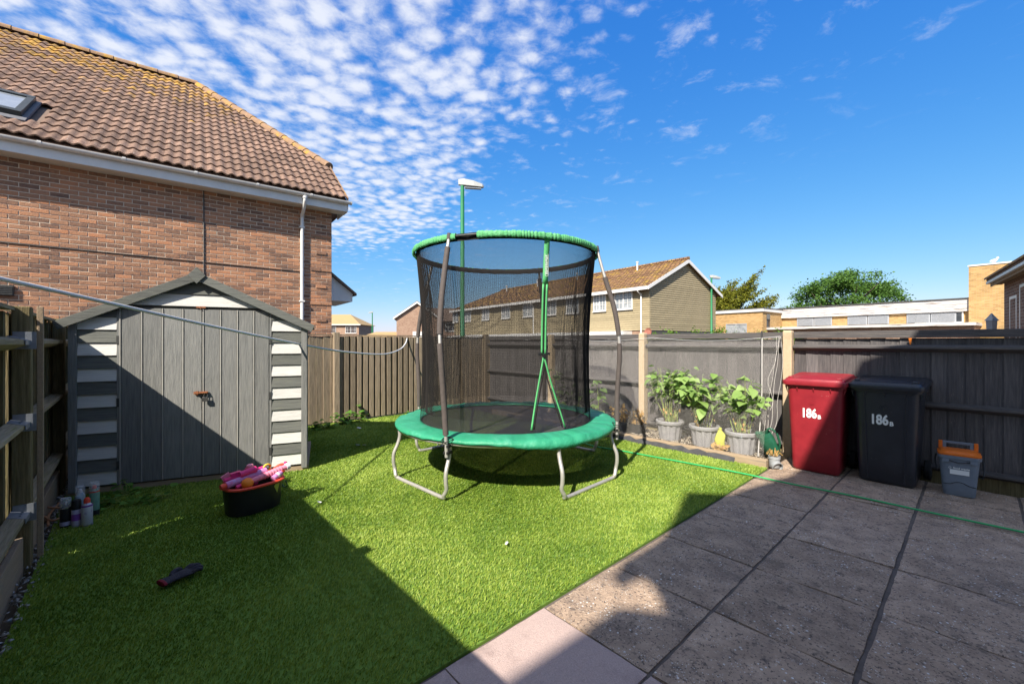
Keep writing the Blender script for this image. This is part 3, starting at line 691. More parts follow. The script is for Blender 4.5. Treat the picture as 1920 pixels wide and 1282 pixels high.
# ------------------------------------------------------------------ neighbouring brick house
HX = math.atan2(.995, .094); HO = W(-4.09, 9.55)
hs_ = thing('brick_house', 'brown brick house with pantile roof and white gutter beyond shed', 'house', HO, HX)
HL = 6.9; WT = 4.50; DE = .145   # DE lifts the eaves
m = MB(); m.box(-HL, 0, -.0005, 9.6, 0, WT + .03); wall = m.build('wall', 'mortar', hs_)
def brick_mb(k, w_):
    r_ = random.Random(k); j = lambda s=.0022: r_.uniform(-s, s); m = MB()
    h_ = .065; c = .0035
    fr = [(c + j(), -.006 + j(.0012), c + j()), (w_ - c + j(), -.006 + j(.0012), c + j()), (w_ - c + j(), -.006 + j(.0012), h_ - c + j()), (c + j(), -.006 + j(.0012), h_ - c + j())]
    md = [(0, 0, 0), (w_, 0, 0), (w_, 0, h_), (0, 0, h_)]; bk = [(0, .05, 0), (w_, .05, 0), (w_, .05, h_), (0, .05, h_)]
    m.rings([fr, md, bk], cap0=True, cap1=False); m.f[-1] = m.f[-1][::-1]
    return m
BV = [[brick_mb(k, .215) for k in range(6)], [brick_mb(k + 50, .1025) for k in range(3)]]
BM = []
for grp in BV:
    l = []
    for mb_ in grp:
        me = bpy.data.meshes.new('brick'); me.from_pydata(mb_.v, [], mb_.f); me.update(); me.materials.append(MATS['brick']); l.append(me)
    BM.append(l)
bl = []
i = 0
zc = .005
while zc < WT - .03:
    x = 0.0; first = True
    while x > -HL + .25:
        half = first and i % 2; w_ = .1025 if half else .215
        bl.append((x - w_, zc, 1 if half else 0, i)); x -= w_ + .010; first = False
    i += 1; zc += .075
vis = [b for b in bl if b[1] > 1.45 and b[0] > -5.25]
near = sorted(vis, key=lambda b: b[0])[:296]; nset = set(near)
mass = MB()
for b in bl:
    if b[1] < 1.0: continue
    k = random.randrange(6 if b[2] == 0 else 3); yo = random.uniform(-.002, .0015)
    if -.5 < b[0] < -.2 and b[3] % 5 in (0,) : yo -= .016
    if b in nset: copy_obj(BM[b[2]][k], 'brick', wall, (b[0], yo, b[1]))
    else:
        mb_ = BV[b[2]][k]; mass.add([(p[0] + b[0], p[1] + yo, p[2] + b[1]) for p in mb_.v], mb_.f)
stuff(mass.build('bricks', 'brick_mass', wall))
# eaves
m = MB(); m.box(-HL, .27, -.315, -.288, 4.345, 4.545); m.build('fascia', 'white_plastic', hs_, bevel=.004)
m = MB(); m.box(-HL, .27, -.2875, .003, 4.345, 4.358); m.box(.245, .27, -.287, .5, 4.358, 4.545); m.build('soffit', 'white_plastic', hs_)
def gutter_prof(r, a0=180, a1=360, n=10): return [(r*math.cos(R(a0 + (a1 - a0)*k/n)), r*math.sin(R(a0 + (a1 - a0)*k/n))) for k in range(n + 1)]
po = gutter_prof(.058); pi_ = gutter_prof(.053)[::-1]
m = MB(); m.prism([(p[0], p[1]) for p in po + pi_], (-HL, -.362, 4.557), (0, 1, 0), (0, 0, 1), (HL + .33, 0, 0)); gut = m.build('gutter', 'white_plastic', hs_, smooth=True)
for x in np.arange(-6.4, .4, .98):
    m = MB(); p2 = gutter_prof(.064, 172, 368); p3 = gutter_prof(.058, 172, 368)[::-1]
    m.prism(p2 + p3, (x, -.362, 4.557), (0, 1, 0), (0, 0, 1), (.045, 0, 0)); m.build('bracket', 'white_plastic', gut)
m = MB(); m.prism(gutter_prof(.064, 180, 360), (.325, -.362, 4.557), (0, 1, 0), (0, 0, 1), (.012, 0, 0)); m.build('stop_end', 'white_plastic', gut)
DP = -.62
m = MB(); m.lathe([(.05, -.02), (.05, .03), (.042, .03)], 12, (DP, -.362, 4.475))
m.tube(bez([(DP, -.362, 4.475), (DP, -.355, 4.395), (DP, -.22, 4.245), (DP, -.075, 4.145), (DP, -.06, 3.92), (DP, -.06, 1.0)], 6), .034, 12)
for zz_ in (3.9, 2.3): m.box(DP - .05, DP + .05, -.1, -.004, zz_, zz_ + .03)
m.build('downpipe', 'white_plastic', hs_, smooth=True)
m = MB(); m.tube([(-2.34, -.014, 4.345), (-2.335, -.014, 3.2), (-2.34, -.014, 1.2)], .011, 6); m.build('dark_line', 'dark_metal', hs_)  # black cable running down the wall from the eaves
m = MB(); m.tube([(-6.8, -.014, 3.005), (-4, -.013, 2.985), (-2.0, -.013, 2.965), (-.66, -.013, 2.955)], .009, 6); m.build('dark_line', 'dark_metal', hs_)  # dark strip standing in for the shadow line along a brick course
m = MB(); m.box(-4.985, -4.765, -.05, -.008, 2.16, 2.32)
for k in range(5): m.box(-4.975, -4.775, -.06, -.0495, 2.175 + k*.028, 2.188 + k*.028)
m.build('air_vent', 'dark_metal', hs_)
# roof: tiles on the visible slope, clipped at the hip
PT = math.atan2(.765, 1); cp, sp = math.cos(PT), math.sin(PT)
RY0, RZ0, RY1 = -.36, 4.615, 5.22; RX1 = .27; RIDX = -2.43; HIPY = 1.28
RZ1 = RZ0 + (RY1 - RY0)*.765
def hip_x(y): return RX1 if y < HIPY else RX1 + (y - HIPY)*(RIDX - RX1)/(RY1 - HIPY)
m = MB(); zz0 = lambda y: RZ0 + (y - RY0)*.765 - .05
m.add([(-HL, RY0 + .05, zz0(RY0 + .05)), (RX1 - .02, RY0 + .05, zz0(RY0 + .05)), (RX1 - .02, HIPY, zz0(HIPY)), (RIDX, RY1, zz0(RY1)), (-HL, RY1, zz0(RY1)),
       (-HL, 2*RY1 - RY0, zz0(RY0)), (RX1 - .02, 2*RY1 - RY0, zz0(RY0)), (RX1 - .02, 2*RY1 - HIPY, zz0(HIPY)), (RX1 - .02, RY0 + .05, 4.4), (RX1 - .02, 2*RY1 - RY0, 4.4)],
      [(0, 1, 2, 3, 4), (4, 3, 7, 6, 5), (3, 2, 7), (1, 8, 9, 6, 7, 2)])
roof = m.build('roof', 'far_dark_tile', hs_)
TW, TG, TLn = .32, .345, .40
def tile_mb(k):
    r_ = random.Random(k); n = 12; m = MB(); top = []; low = []
    def prof(u):            # two rolls to a tile
        p = (u*2) % 1.0
        return .030*(.5 - .5*math.cos(2*math.pi*min(1, p*1.0)))**1.0 * (1 if True else 0) + .008*math.sin(2*math.pi*p)
    A = [Vector((TW*i/n, 0, prof(i/n))) for i in range(n + 1)]; B = [Vector((TW*i/n, TLn, prof(i/n))) for i in range(n + 1)]
    C = [a + Vector((0, .004, -.024)) for a in A]
    vs = A + B + C; e = n + 1
    fs = [(i, i+1, e+i+1, e+i) for i in range(n)] + [(i+1, i, 2*e+i, 2*e+i+1) for i in range(n)]
    m.add(vs, fs); return m
TM = tile_mb(0)
tme = bpy.data.meshes.new('roof_tile'); tme.from_pydata(TM.v, [], TM.f); tme.update(); tme.materials.append(MATS['tile'])
tme.polygons.foreach_set('use_smooth', [True]*len(tme.polygons)); tme.set_sharp_from_angle(angle=R(50))
def roof_pt(x, s): return Vector((x, RY0 + s*cp, RZ0 + s*sp))
# rooflight: position on the slope
RLX0, RLX1, RLS0, RLS1 = -5.9, -4.68, .78, 1.80
trot = PT - .075
Rm = Matrix.Rotation(trot, 4, 'X')
full = []; part = []
nrow = int(((RY1 - RY0)/cp)/TG)
for r_ in range(nrow + 1):
    s = r_*TG
    c = 0
    while True:
        x0 = RX1 - (c + 1)*TW; c += 1
        if x0 < -HL: break
        y0, y1 = RY0 + s*cp, RY0 + (s + TG)*cp
        if y0 > RY1 - .1: break
        if x0 + TW > RLX0 + .03 and x0 < RLX1 - .03 and s + TG > RLS0 and s < RLS1 - .08:
            if x0 + TW*.5 > RLX0 and x0 + TW*.5 < RLX1 + .05: continue
        hx = hip_x(y1)
        if x0 > hip_x(y0): continue
        (part if x0 + TW > hx + .001 or y1 > RY1 else full).append((x0, s))
# the 300 tiles that show largest (nearest ones in the frame)
def camd(t):
    p = hs_matrix @ roof_pt(t[0] + TW/2, t[1] + .2); return p
hs_matrix = Matrix.Translation(HO) @ Matrix.Rotation(HX, 4, 'Z')
def frame_ok(t):
    p = camd(t); X = CS*p.x + SN*p.y; Y = -SN*p.x + CS*p.y
    return Y > 0 and -1.25 < X/Y < 1.25
full.sort(key=lambda t: ((not frame_ok(t)), (camd(t) - Vector((0, 0, EYE))).length))
tm = MB()
for i, (x0, s) in enumerate(full):
    p = roof_pt(x0, s) + Vector((0, 0, .030)); ja = random.uniform(-.006, .006)
    if i < 296: copy_obj(tme, 'roof_tile', roof, p, (trot + ja, 0, random.uniform(-.008, .008)))
    else: tm.add([p + Rm @ Vector(v) for v in TM.v], TM.f)
bmx = bmesh.new()
for (x0, s) in part:
    p = roof_pt(x0, s) + Vector((0, 0, .030)); b = bmesh.new(); vv = [b.verts.new(p + Rm @ Vector(v)) for v in TM.v]
    for f in TM.f: b.faces.new([vv[i] for i in f])
    hd = Vector((RIDX - RX1, RY1 - HIPY, 0)); nrm = Vector((hd.y, -hd.x, 0)).normalized()
    bmesh.ops.bisect_plane(b, geom=b.verts[:] + b.edges[:] + b.faces[:], plane_co=(RX1, HIPY, 0), plane_no=nrm, clear_outer=True)
    bmesh.ops.bisect_plane(b, geom=b.verts[:] + b.edges[:] + b.faces[:], plane_co=(0, RY1, 0), plane_no=(0, 1, 0), clear_outer=True)
    b.verts.index_update(); tm.add([v.co.copy() for v in b.verts], [[v.index for v in f.verts] for f in b.faces]); b.free()
bmx.free()
stuff(tm.build('roof_tiles', 'tile_mass', roof, smooth=50))
def cap_tiles(a, b, name, gap=.42):
    a, b = Vector(a), Vector(b); n = max(1, int((b - a).length/gap)); d = (b - a)/n; u = d.normalized(); x = u.cross(Vector((0, 0, 1))).normalized(); y = x.cross(u)
    for i in range(n):
        m = MB(); rs = []
        for t, rr in ((-.02, .128), (1.0, .112)):
            c = a + d*(i + t)
            rs.append([c + x*rr*math.cos(R(q)) + y*(rr*.9*math.sin(R(q)) - .02) for q in range(-10, 191, 20)])
        m.rings(rs, closed=False, cap0=True, cap1=True); m.build(name, 'ridge_tile', roof, smooth=True)
cap_tiles((RIDX, RY1, RZ1 + .035), (-HL, RY1, RZ1 + .035), 'ridge_tile')
cap_tiles((RX1 - .02, HIPY, RZ0 + (HIPY - RY0)*.765 + .03), (RIDX, RY1, RZ1 + .03), 'hip_tile')
m = MB(); m.box(RX1 - .004, RX1 + .012, RY0 + .06, RY0 + .08, 4.4, 4.6)
m.prism([(RY0 + .03, RZ0 - .03), (HIPY, RZ0 + (HIPY - RY0)*.765 - .03), (HIPY, RZ0 + (HIPY - RY0)*.765 + .05), (RY0 + .0, RZ0 + .03)], (RX1 - .012, 0, 0), (0, 1, 0), (0, 0, 1), (.016, 0, 0)); m.build('verge', 'ridge_tile', roof)
# rooflight
def rl_box(x0, x1, s0, s1, h0, h1):
    u = Vector((0, cp, sp)); nn = Vector((0, -sp, cp)); c = roof_pt((x0 + x1)/2, (s0 + s1)/2) + nn*(h0 + h1)/2
    return c, (Vector(((x1 - x0)/2, 0, 0)), u*(s1 - s0)/2, nn*(h1 - h0)/2)
m = MB()
for a in ((RLX0, RLX1, RLS0 - .16, RLS1, .0, .035),): c, ax = rl_box(*a); m.obox(c, *ax)
rl = m.build('rooflight', 'lead', hs_)
m = MB()
for a in ((RLX0 + .06, RLX1 - .06, RLS0, RLS0 + .11, .03, .115), (RLX0 + .06, RLX1 - .06, RLS1 - .1, RLS1, .03, .115), (RLX0 + .06, RLX0 + .15, RLS0 + .11, RLS1 - .1, .03, .11), (RLX1 - .15, RLX1 - .06, RLS0 + .11, RLS1 - .1, .03, .11)):
    c, ax = rl_box(*a); m.obox(c, *ax)
m.build('frame', 'window_frame_dark', rl, bevel=.006)
m = MB(); c, ax = rl_box(RLX0 + .14, RLX1 - .14, RLS0 + .1, RLS1 - .09, .07, .085); m.obox(c, *ax); m.build('pane', 'glass_pale', rl)
# little porch at the far end of the house
m = MB(); m.prism([(.01, 3.10), (.62, 2.62), (.62, 2.42), (.01, 2.42)], (0, .55, 0), (1, 0, 0), (0, 0, 1), (0, 1.6, 0)); pc = m.build('porch', 'white_plastic', hs_)
m = MB(); m.prism([(.005, 3.11), (.70, 2.565), (.70, 2.62), (.005, 3.18)], (0, .47, 0), (1, 0, 0), (0, 0, 1), (0, 1.8, 0)); m.build('porch_roof', 'far_dark_tile', pc)

# ------------------------------------------------------------------ trampoline (local x/y = photographer's right/ahead)
tr = thing('trampoline', 'round green padded trampoline with tall black safety net on lawn', 'trampoline', W(-.07, 4.92), CAM)
def pol(r, a, z): return Vector((r*math.cos(R(a)), r*math.sin(R(a)), z))
TR, TZ = 1.215, .515
m = MB(); m.tube([pol(TR, a, TZ) for a in range(0, 360, 5)], .021, 10, loop=True); m.build('frame_ring', 'steel_tube', tr, smooth=60)
for c in (45, 135, 225, 315):
    a1, a2 = c - 21, c + 21
    P = []
    def side(a, flip):
        return [pol(TR, a, TZ - .01), pol(TR - .002, a, .44), pol(TR + .02, a, .36), pol(TR + .058, a, .27), pol(TR + .062, a, .18), pol(TR + .05, a, .11)]
    s1 = side(a1, 0); s2 = side(a2, 1)
    e1 = pol(TR + .045, a1 + 1.6, .05); e2 = pol(TR + .045, a2 - 1.6, .05)
    f1 = pol(TR + .042, a1, .02).lerp(pol(TR + .042, a2, .02), .085); f2 = pol(TR + .042, a1, .02).lerp(pol(TR + .042, a2, .02), .915)
    f1.z = f2.z = .021
    path = bez(s1 + [e1, f1, f1.lerp(f2, .5), f2, e2] + s2[::-1], 4)
    m = MB(); m.tube(path, .019, 10); m.build('leg', 'steel_tube', tr, smooth=60)
mat_pts = []
m = MB(); rs = []
for r_, z in ((.02, .535), (.3, .536), (.6, .539), (.85, .544), (1.02, .55)): rs.append([pol(r_, a, z) for a in range(0, 360, 5)])
m.rings(rs, cap1=False); m.build('jumping_mat', 'trampoline_mat', tr, smooth=60)
m = MB()
for k in range(56):
    a = k*360/56; m.tube([pol(1.02, a, .55), pol(TR - .01, a, TZ + .01)], .008, 5)
stuff(m.build('springs', 'steel_tube', tr))
# pad: a padded ring with slack folds, skirt hanging over the frame
n = 360; rs = []
rr = random.Random(5); ph = [rr.random()*6.28 for _ in range(8)]
def fold(a): return math.sin(9*a + ph[0])*.5 + math.sin(17*a + ph[1])*.35 + math.sin(31*a + ph[2])*.3 + abs(math.sin(26*a + 2*math.sin(5*a) + ph[3]))*.6 - .3
for (r_, z, f) in ((.965, .552, .003), (.985, .563, .005), (1.03, .569, .009), (1.10, .568, .012), (1.18, .562, .012), (1.228, .555, .010), (1.24, .549, .009), (1.245, .541, .010), (1.243, .530, .014)):
    ring = []
    for k in range(n):
        a = 2*math.pi*k/n; fo = fold(a); sag = (.05*max(0, math.cos(a - 5.25))**6 + .012*max(0, math.sin(5*a + 1.2)))*(1 if z < .54 else .5 if z < .55 else 0)
        ring.append(Vector(((r_ + fo*f*.5)*math.cos(a), (r_ + fo*f*.5)*math.sin(a), z + fo*f*.75*(1 if r_ > 1 else .4) - sag)))
    rs.append(ring)
m = MB(); m.rings(rs, cap0=False, cap1=False); pad = m.build('safety_pad', 'pad', tr, smooth=70)
sdm = pad.modifiers.new('thick', 'SOLIDIFY'); sdm.thickness = .006
# poles
PA = (246, 339, 154, 65)
def pole_path(a, up=2.42):
    tw = -6 if a == 246 else 0
    return bez([pol(r_, a + tw*t, z) for r_, t, z in ((1.265, 0, .40), (1.268, .05, .6), (1.27, .2, .9), (1.292, .3, 1.25), (1.285, .45, 1.5), (1.235, .6, 1.8), (1.14, .85, 2.12), (1.058, 1, up))], 6)
for a in PA:
    P = pole_path(a); m = MB(); m.tube(P, .016, 10); po_ = m.build('pole', 'steel_tube', tr, smooth=60)
    top = 2.36 if a in (246, 65) else 2.12
    for (z0, z1) in ((.60, 1.43), (1.475, top)):
        Q = [p for p in P if z0 <= p.z <= z1]
        m = MB(); m.tube(Q, .0265, 12); m.build('foam_sleeve', 'foam', po_, smooth=50)
    ta = a - 6 if a == 246 else a; m = MB(); m.tube([pol(1.065, ta, 2.40), pol(1.052, ta, 2.46)], .021, 10); m.build('cap', 'foam', po_)
    m = MB()
    for z in (.50, .44): m.obox(pol(1.245, a, z), pol(.035, a, 0), pol(.028, a + 90, 0), (0, 0, .012))
    m.tube([pol(1.29, a - 1.6, .555), pol(1.30, a, .54), pol(1.29, a + 1.4, .55), pol(1.24, a + 2.6, .56), pol(1.22, a, .575), pol(1.24, a - 2.4, .56)], .005, 5, loop=True)
    m.tube(bez([pol(1.30, a, .55), pol(1.315, a - 2, .5), pol(1.30, a - 3.2, .53), pol(1.29, a - 1, .56)], 5), .003, 5)
    m.build('clamp', 'black_plastic', po_)
# top ring, gathered green sleeve outside, black hem inside
RZ, RR = 2.43, 1.045
m = MB(); m.tube([pol(RR, a, RZ) for a in range(0, 360, 5)], .011, 8, loop=True); m.build('top_ring', 'dark_metal', tr, smooth=60)
m = MB(); n = 1400; rs = []
for k in range(n + 1):
    a = 256 + (584 - 256 + 20)*k/n    # leaves a short bare stretch beside the front left pole
    t = R(a); g1 = math.sin(t*131 + 5*math.sin(t*9) + 3*math.sin(t*23)) + .8*math.sin(t*211 + 4*math.sin(t*13)) + .6*math.sin(t*47 + 3*math.sin(t*11)); r0 = .0175 + .0019*g1
    c = pol(RR + .004, a, RZ); x = pol(1, a, 0)
    rs.append([c + x*(r0*math.cos(R(q)) + .0) + Vector((0, 0, r0*1.5*math.sin(R(q)) - (.008 if math.sin(R(q)) < 0 else 0))) for q in range(-100, 131, 23)])
m.rings(rs, closed=False, cap0=False, cap1=False); m.build('ring_sleeve', 'sleeve', tr, smooth=60)
m = MB(); rs = []
for k in range(144):
    a = k*2.5; w2 = .004*math.sin(R(a)*40)
    rs.append([pol(RR - .018 + w2, a, RZ + .022), pol(RR - .026 + w2, a, RZ - .01), pol(RR - .022 + w2, a, RZ - .045)])
m.rings(rs, closed=False, loop=True); m.build('net_hem', 'net_black', tr)
# net of real strands
SA, SB0, SB1, SZ = -67.0, -75.0, -54.0, 1.30      # zip: strap angle, opening at the foot, height where it parts
def net_r(z, a):
    t = (z - .57)/(RZ - .57)
    return .972 + .055*t**2.2 - .028*math.sin(math.pi*t) + .012*math.sin(R(a)*13 + 1.0 + 1.5*t)*(1 - t) + .007*math.sin(R(a)*31 + 2*t)*(1 - t) + .010*max(0, math.sin(R(a)*7 + 2.2*t))**6*(.4 + .6*t)*(1 - t)*2
def opening(a, z):
    if z > SZ: return False
    t = 1 - (z - .57)/(SZ - .57); bow = math.sin(math.pi*t*.5)
    lo = SA + (SB0 - SA)*t; hi = SA + (SB1 - SA)*t
    a = ((a + 180) % 360) - 180
    return lo < a < hi
def strands(paths, r):
    """three-sided tubes along many short paths (n, k, 3)"""
    paths = np.asarray(paths, np.float32); n, k, _ = paths.shape
    d = np.gradient(paths, axis=1); d /= np.linalg.norm(d, axis=2, keepdims=True) + 1e-9
    up = np.zeros_like(d); up[..., 2] = 1; up[np.abs(d[..., 2]) > .8] = (1, 0, 0)
    x = np.cross(d, up); x /= np.linalg.norm(x, axis=2, keepdims=True) + 1e-9; y = np.cross(x, d)
    rings = np.stack([paths + (x*math.cos(t) + y*math.sin(t))*r for t in (0, 2.0944, 4.18879)], 2)     # n,k,3,3
    v = rings.reshape(-1, 3); base = np.arange(n)[:, None, None]*(k*3) + np.arange(k - 1)[None, :, None]*3
    f = []
    for i in range(3):
        j = (i + 1) % 3; f.append(np.stack([base + i, base + j, base + 3 + j, base + 3 + i], -1).reshape(-1, 4))
    return v, np.concatenate(f)
vv = []; ff = []; cnt = 0
NS = 760
zs = np.linspace(.565, RZ - .01, 33)
segs = []
for i in range(NS):
    a = 360*i/NS
    pts = [pol(net_r(z, a), a, z) for z in zs]
    for k in range(0, 32, 2):
        if opening(a, (zs[k] + zs[k+2])/2): continue
        segs.append([pts[k][:], pts[k+1][:], pts[k+2][:]])
v, f = strands(segs, .00132); vv.append(v); ff.append(f); cnt = len(v)
segs = []
for z in np.arange(.57, RZ - .01, .0075):
    for k in range(60):
        a0 = k*6
        if opening(a0 + 3, z): continue
        segs.append([pol(net_r(z, a), a, z)[:] for a in (a0, a0 + 2, a0 + 4, a0 + 6)])
v, f = strands(segs, .00132); vv.append(v); ff.append(f + cnt)
stuff(npmesh('safety_net', np.concatenate(vv), np.concatenate(ff), 'net_black', tr))
# zip straps
def ribbon(path, wdt, mat, name, off=.008, lift=0):
    m = MB(); vs = []; 
    for (a, z) in path:
        r_ = net_r(z, a) + off; da = wdt/2/r_*57.3
        vs += [pol(r_, a - da, z), pol(r_ + .003, a, z), pol(r_, a + da, z)]
    fs = [(3*i + j, 3*i + j + 1, 3*i + j + 4, 3*i + j + 3) for i in range(len(path) - 1) for j in range(2)]
    m.add(vs, fs); o = m.build(name, mat, tr, smooth=60); sm = o.modifiers.new('t', 'SOLIDIFY'); sm.thickness = .003; return o
ribbon([(SA, z) for z in np.linspace(1.98, RZ - .02, 8)], .058, 'strap', 'zip_strap')
for s in (-1, 1): ribbon([(SA + s*1.15, z) for z in np.linspace(1.30, 1.98, 12)], .022, 'strap', 'zip_strap')
ribbon([(SA, z) for z in np.linspace(1.30, 1.98, 12)], .02, 'net_black', 'zip', .004)
for b in (SB0, SB1):
    ribbon([(SA + (b - SA)*t, SZ - (SZ - .60)*t) for t in np.linspace(0, 1, 16)], .018, 'strap', 'zip_flap')
    ribbon([(SA + (b - SA)*t + (1.6 if b < SA else -1.6), SZ - (SZ - .60)*t) for t in np.linspace(0.04, 1, 16)], .012, 'net_black', 'zip_flap', .003)
m = MB()
for s in (-1, 1): m.obox(pol(net_r(1.31, SA) + .016, SA + s*2.6, 1.315), pol(.008, SA, 0), pol(.018, SA + 90, 0), (0, 0, .013))
m.obox(pol(net_r(1.31, SA) + .018, SA, 1.30), pol(.007, SA, 0), pol(.014, SA + 90, 0), (0, 0, .02)); m.build('buckle', 'black_plastic', tr, bevel=.003)
# the white outlined logo plate down the strap (lettering too small to read in the photograph)
ul = pol(1, SA, 0); tg = pol(1, SA + 90, 0); base_ = pol(net_r(2.2, SA) + .0155, SA, 2.20)
m = MB(); ring = []
oo = [Vector((p[0], p[1])) for p in rrect(.036, .30, .017, 5)]; ii = [Vector((p[0], p[1])) for p in rrect(.030, .294, .014, 5)]
a_ = [base_ + tg*p.x + Vector((0, 0, p.y)) for p in oo]; b_ = [base_ + tg*p.x + Vector((0, 0, p.y)) for p in ii]
nn_ = len(a_); m.add(a_ + b_, [(i, (i+1) % nn_, nn_ + (i+1) % nn_, nn_ + i) for i in range(nn_)])
rl_ = random.Random(2)
for k in range(13):
    z = .128 - k*.0205; w3 = rl_.uniform(.014, .02)
    for q in range(2):
        m.obox(base_ + tg*rl_.uniform(-.003, .003) + Vector((0, 0, z - q*.0085)), tg*w3/2, ul*.0004, (0, 0, .0024))
    m.obox(base_ + tg*(w3/2*(1 if k % 2 else -1)) + Vector((0, 0, z - .004)), tg*.0018, ul*.0004, (0, 0, .006))
m.build('logo', 'white_print', tr)
# ------------------------------------------------------------------ wheeled bins. local x across, y towards the fence, z up; front at y = 0
def wheelie(name, label, mat, x, y, ribbed, rz=0.0):
    t = thing(name, label, 'wheelie bin', (x, y, 0), rz, 'wheeled bins by the black fence')
    def sec(z, wd, y0, y1, r): return [(p[0], p[1], z) for p in rrect(wd, y1 - y0, r, 5, 0, (y0 + y1)/2)]
    m = MB(); m.rings([sec(.012, .415, .085, .50, .035), sec(.0, .40, .095, .49, .03)][::-1] + [sec(.03, .435, .07, .515, .045), sec(.25, .45, .057, .55, .055), sec(.55, .475, .038, .60, .06), sec(.86, .505, .02, .655, .065),
                      sec(.925, .512, .017, .67, .065), sec(.928, .548, .0, .69, .06), sec(.975, .556, -.004, .695, .06), sec(.975, .50, .03, .66, .05)], cap1=False)
    body = m.build('body', mat, t, smooth=38)
    m = MB()
    for q in (-.15, 0, .15): m.prism([(.0, .928), (.0, .912), (.024, .868), (.026, .928)], (q - .004, 0, 0), (0, 1, 0), (0, 0, 1), (.008, 0, 0))
    for s in (-1, 1): m.prism([(.262, .93), (.278, .93), (.25, .85)], (0, .06, 0), (s, 0, 0), (0, 0, 1), (0, .01, 0))
    m.build('rib', mat, body)
    if ribbed:
        for s in (-1, 1):
            m = MB(); m.rings([[(s*(w_ + dx), y_ + dy, z) for dx, dy in ((0, .006), (.004, -.005), (.012, -.005), (.016, .006))] for z, w_, y_ in ((.03, .13, .068), (.25, .135, .055), (.55, .142, .036), (.90, .152, .017))]); m.build('corner_rib', mat, body)
    # lid: shallow tray turned over, falling to the front
    def lsec(z0, z1, wd, y0, y1, r): 
        return [(p[0], p[1], z0 + (z1 - z0)*(p[1] + .03)/.76) for p in rrect(wd, y1 - y0, r, 5, 0, (y0 + y1)/2)]
    m = MB(); m.rings([lsec(.955, .985, .578, -.028, .725, .05), lsec(.975, 1.005, .588, -.033, .73, .052), lsec(.998, 1.03, .585, -.03, .728, .052), lsec(1.002, 1.035, .552, -.012, .712, .06), lsec(1.022, 1.058, .53, .0, .70, .06),
                       lsec(1.026, 1.062, .50, .015, .685, .06), lsec(1.022, 1.058, .47, .03, .67, .05), lsec(1.026, 1.06, .36, .10, .60, .05), lsec(1.034, 1.068, .33, .12, .58, .05)]); lid = m.build('lid', mat, t, smooth=38)
    for s in (-1, 1): MB().box(s*.22 - .022, s*.22 + .022, .03, .07, 1.018, 1.046).build('lid_grip', mat, lid, bevel=.006)
    m = MB(); m.tube([(-.24, .745, .985), (.24, .745, .985)], .017, 10)
    for s in (-.23, 0, .23): m.box(s - .02, s + .02, .66, .745, .955, .985)
    m.build('handle', mat, t)
    for s in (-1, 1):
        m = MB(); M_ = Matrix.Rotation(R(90), 3, 'Y'); m.lathe([(.055, -.026), (.092, -.026), (.1, -.018), (.1, .018), (.092, .026), (.055, .026)], 24, (s*.265, .60, .1), M_); wh = m.build('wheel', 'rubber', t, smooth=40)
        m = MB(); m.lathe([(.05, -.02), (.054, -.03), (.02, -.034), (.02, .034), (.054, .03), (.05, .02)], 16, (s*.265, .60, .1), M_); m.build('hub', 'bin_black', wh, smooth=40)
    m = MB(); m.tube([(-.27, .60, .1), (.27, .60, .1)], .011, 8); m.build('axle', 'dark_metal', t)
    # the house number
    m = MB(); ez = .775; ey = .068 + (.017 - .068)*(ez - .03)/.87
    m.tube([(-.015 + .030*math.cos(q_*.524), ey - .001, ez + .030*math.sin(q_*.524)) for q_ in range(12)], .0022, 5, loop=True); m.build('emblem_ring', mat, body)
    m = MB(); m.tube([(-.015 + .014*math.cos(q_*.785), ey - .001, ez + .014*math.sin(q_*.785)) for q_ in range(8)], .0022, 5, loop=True); m.build('emblem_ring', mat, body)
    def yf(z): return .068 + (.017 - .068)*(z - .03)/.87
    zc_ = .645
    me = text_mesh('186', .135, .0012, .0052, .70); o = link('house_number', me, 'white_print', t)
    o.location = (-.045, yf(zc_) - .004, zc_); o.rotation_euler = (R(90) + .058, 0, 0)
    me = text_mesh('B', .056, .0012, .0024, .95); o = link('house_letter', me, 'white_print', t)
    o.location = (.048, yf(zc_ - .03) - .004, zc_ - .029); o.rotation_euler = (R(90) + .058, 0, 0)
    return t
wheelie('wheelie_bin', 'dark red wheelie bin numbered 186B beside the concrete post', 'bin_red', -1.185, 5.49, False, R(1.5))
wheelie('wheelie_bin', 'black wheelie bin numbered 186B between red bin and food caddy', 'bin_black', -.61, 5.56, True, R(-1))
# food caddy
t = thing('food_caddy', 'small grey food waste caddy with orange lid by fence', 'caddy', (-.10, 5.66, 0), R(4))
def sec(z, wd, y0, y1, r): return [(p[0], p[1], z) for p in rrect(wd, y1 - y0, r, 4, 0, (y0 + y1)/2)]
m = MB(); m.rings([sec(.0, .20, .045, .215, .03), sec(.008, .21, .04, .22, .035), sec(.12, .228, .03, .232, .04), sec(.30, .256, .014, .248, .045), sec(.345, .262, .01, .252, .045), sec(.347, .285, .0, .262, .045), sec(.375, .288, -.002, .264, .045)])
body = m.build('body', 'caddy_grey', t, smooth=38)
m = MB(); pts = [(x, (.033 if z < .3 else .008) - .004, z) for x, z in [(-.105, .105), (-.06, .108), (-.02, .128), (.02, .128), (.06, .108), (.105, .10)]]
m.tube(bez(pts, 4), .0035, 5); m.build('moulded_line', 'black_plastic', body); m = MB()
m.tube(bez([(-.09, .005, .335), (-.05, .004, .325), (0, .003, .315), (.05, .004, .325), (.09, .005, .335)], 4), .0035, 5); m.build('moulded_line', 'black_plastic', body)
for s in (-1, 1):
    m = MB(); m.box(s*.09 - .022, s*.09 + .022, -.004, .012, .315, .345); m.build('lug', 'caddy_grey', body)
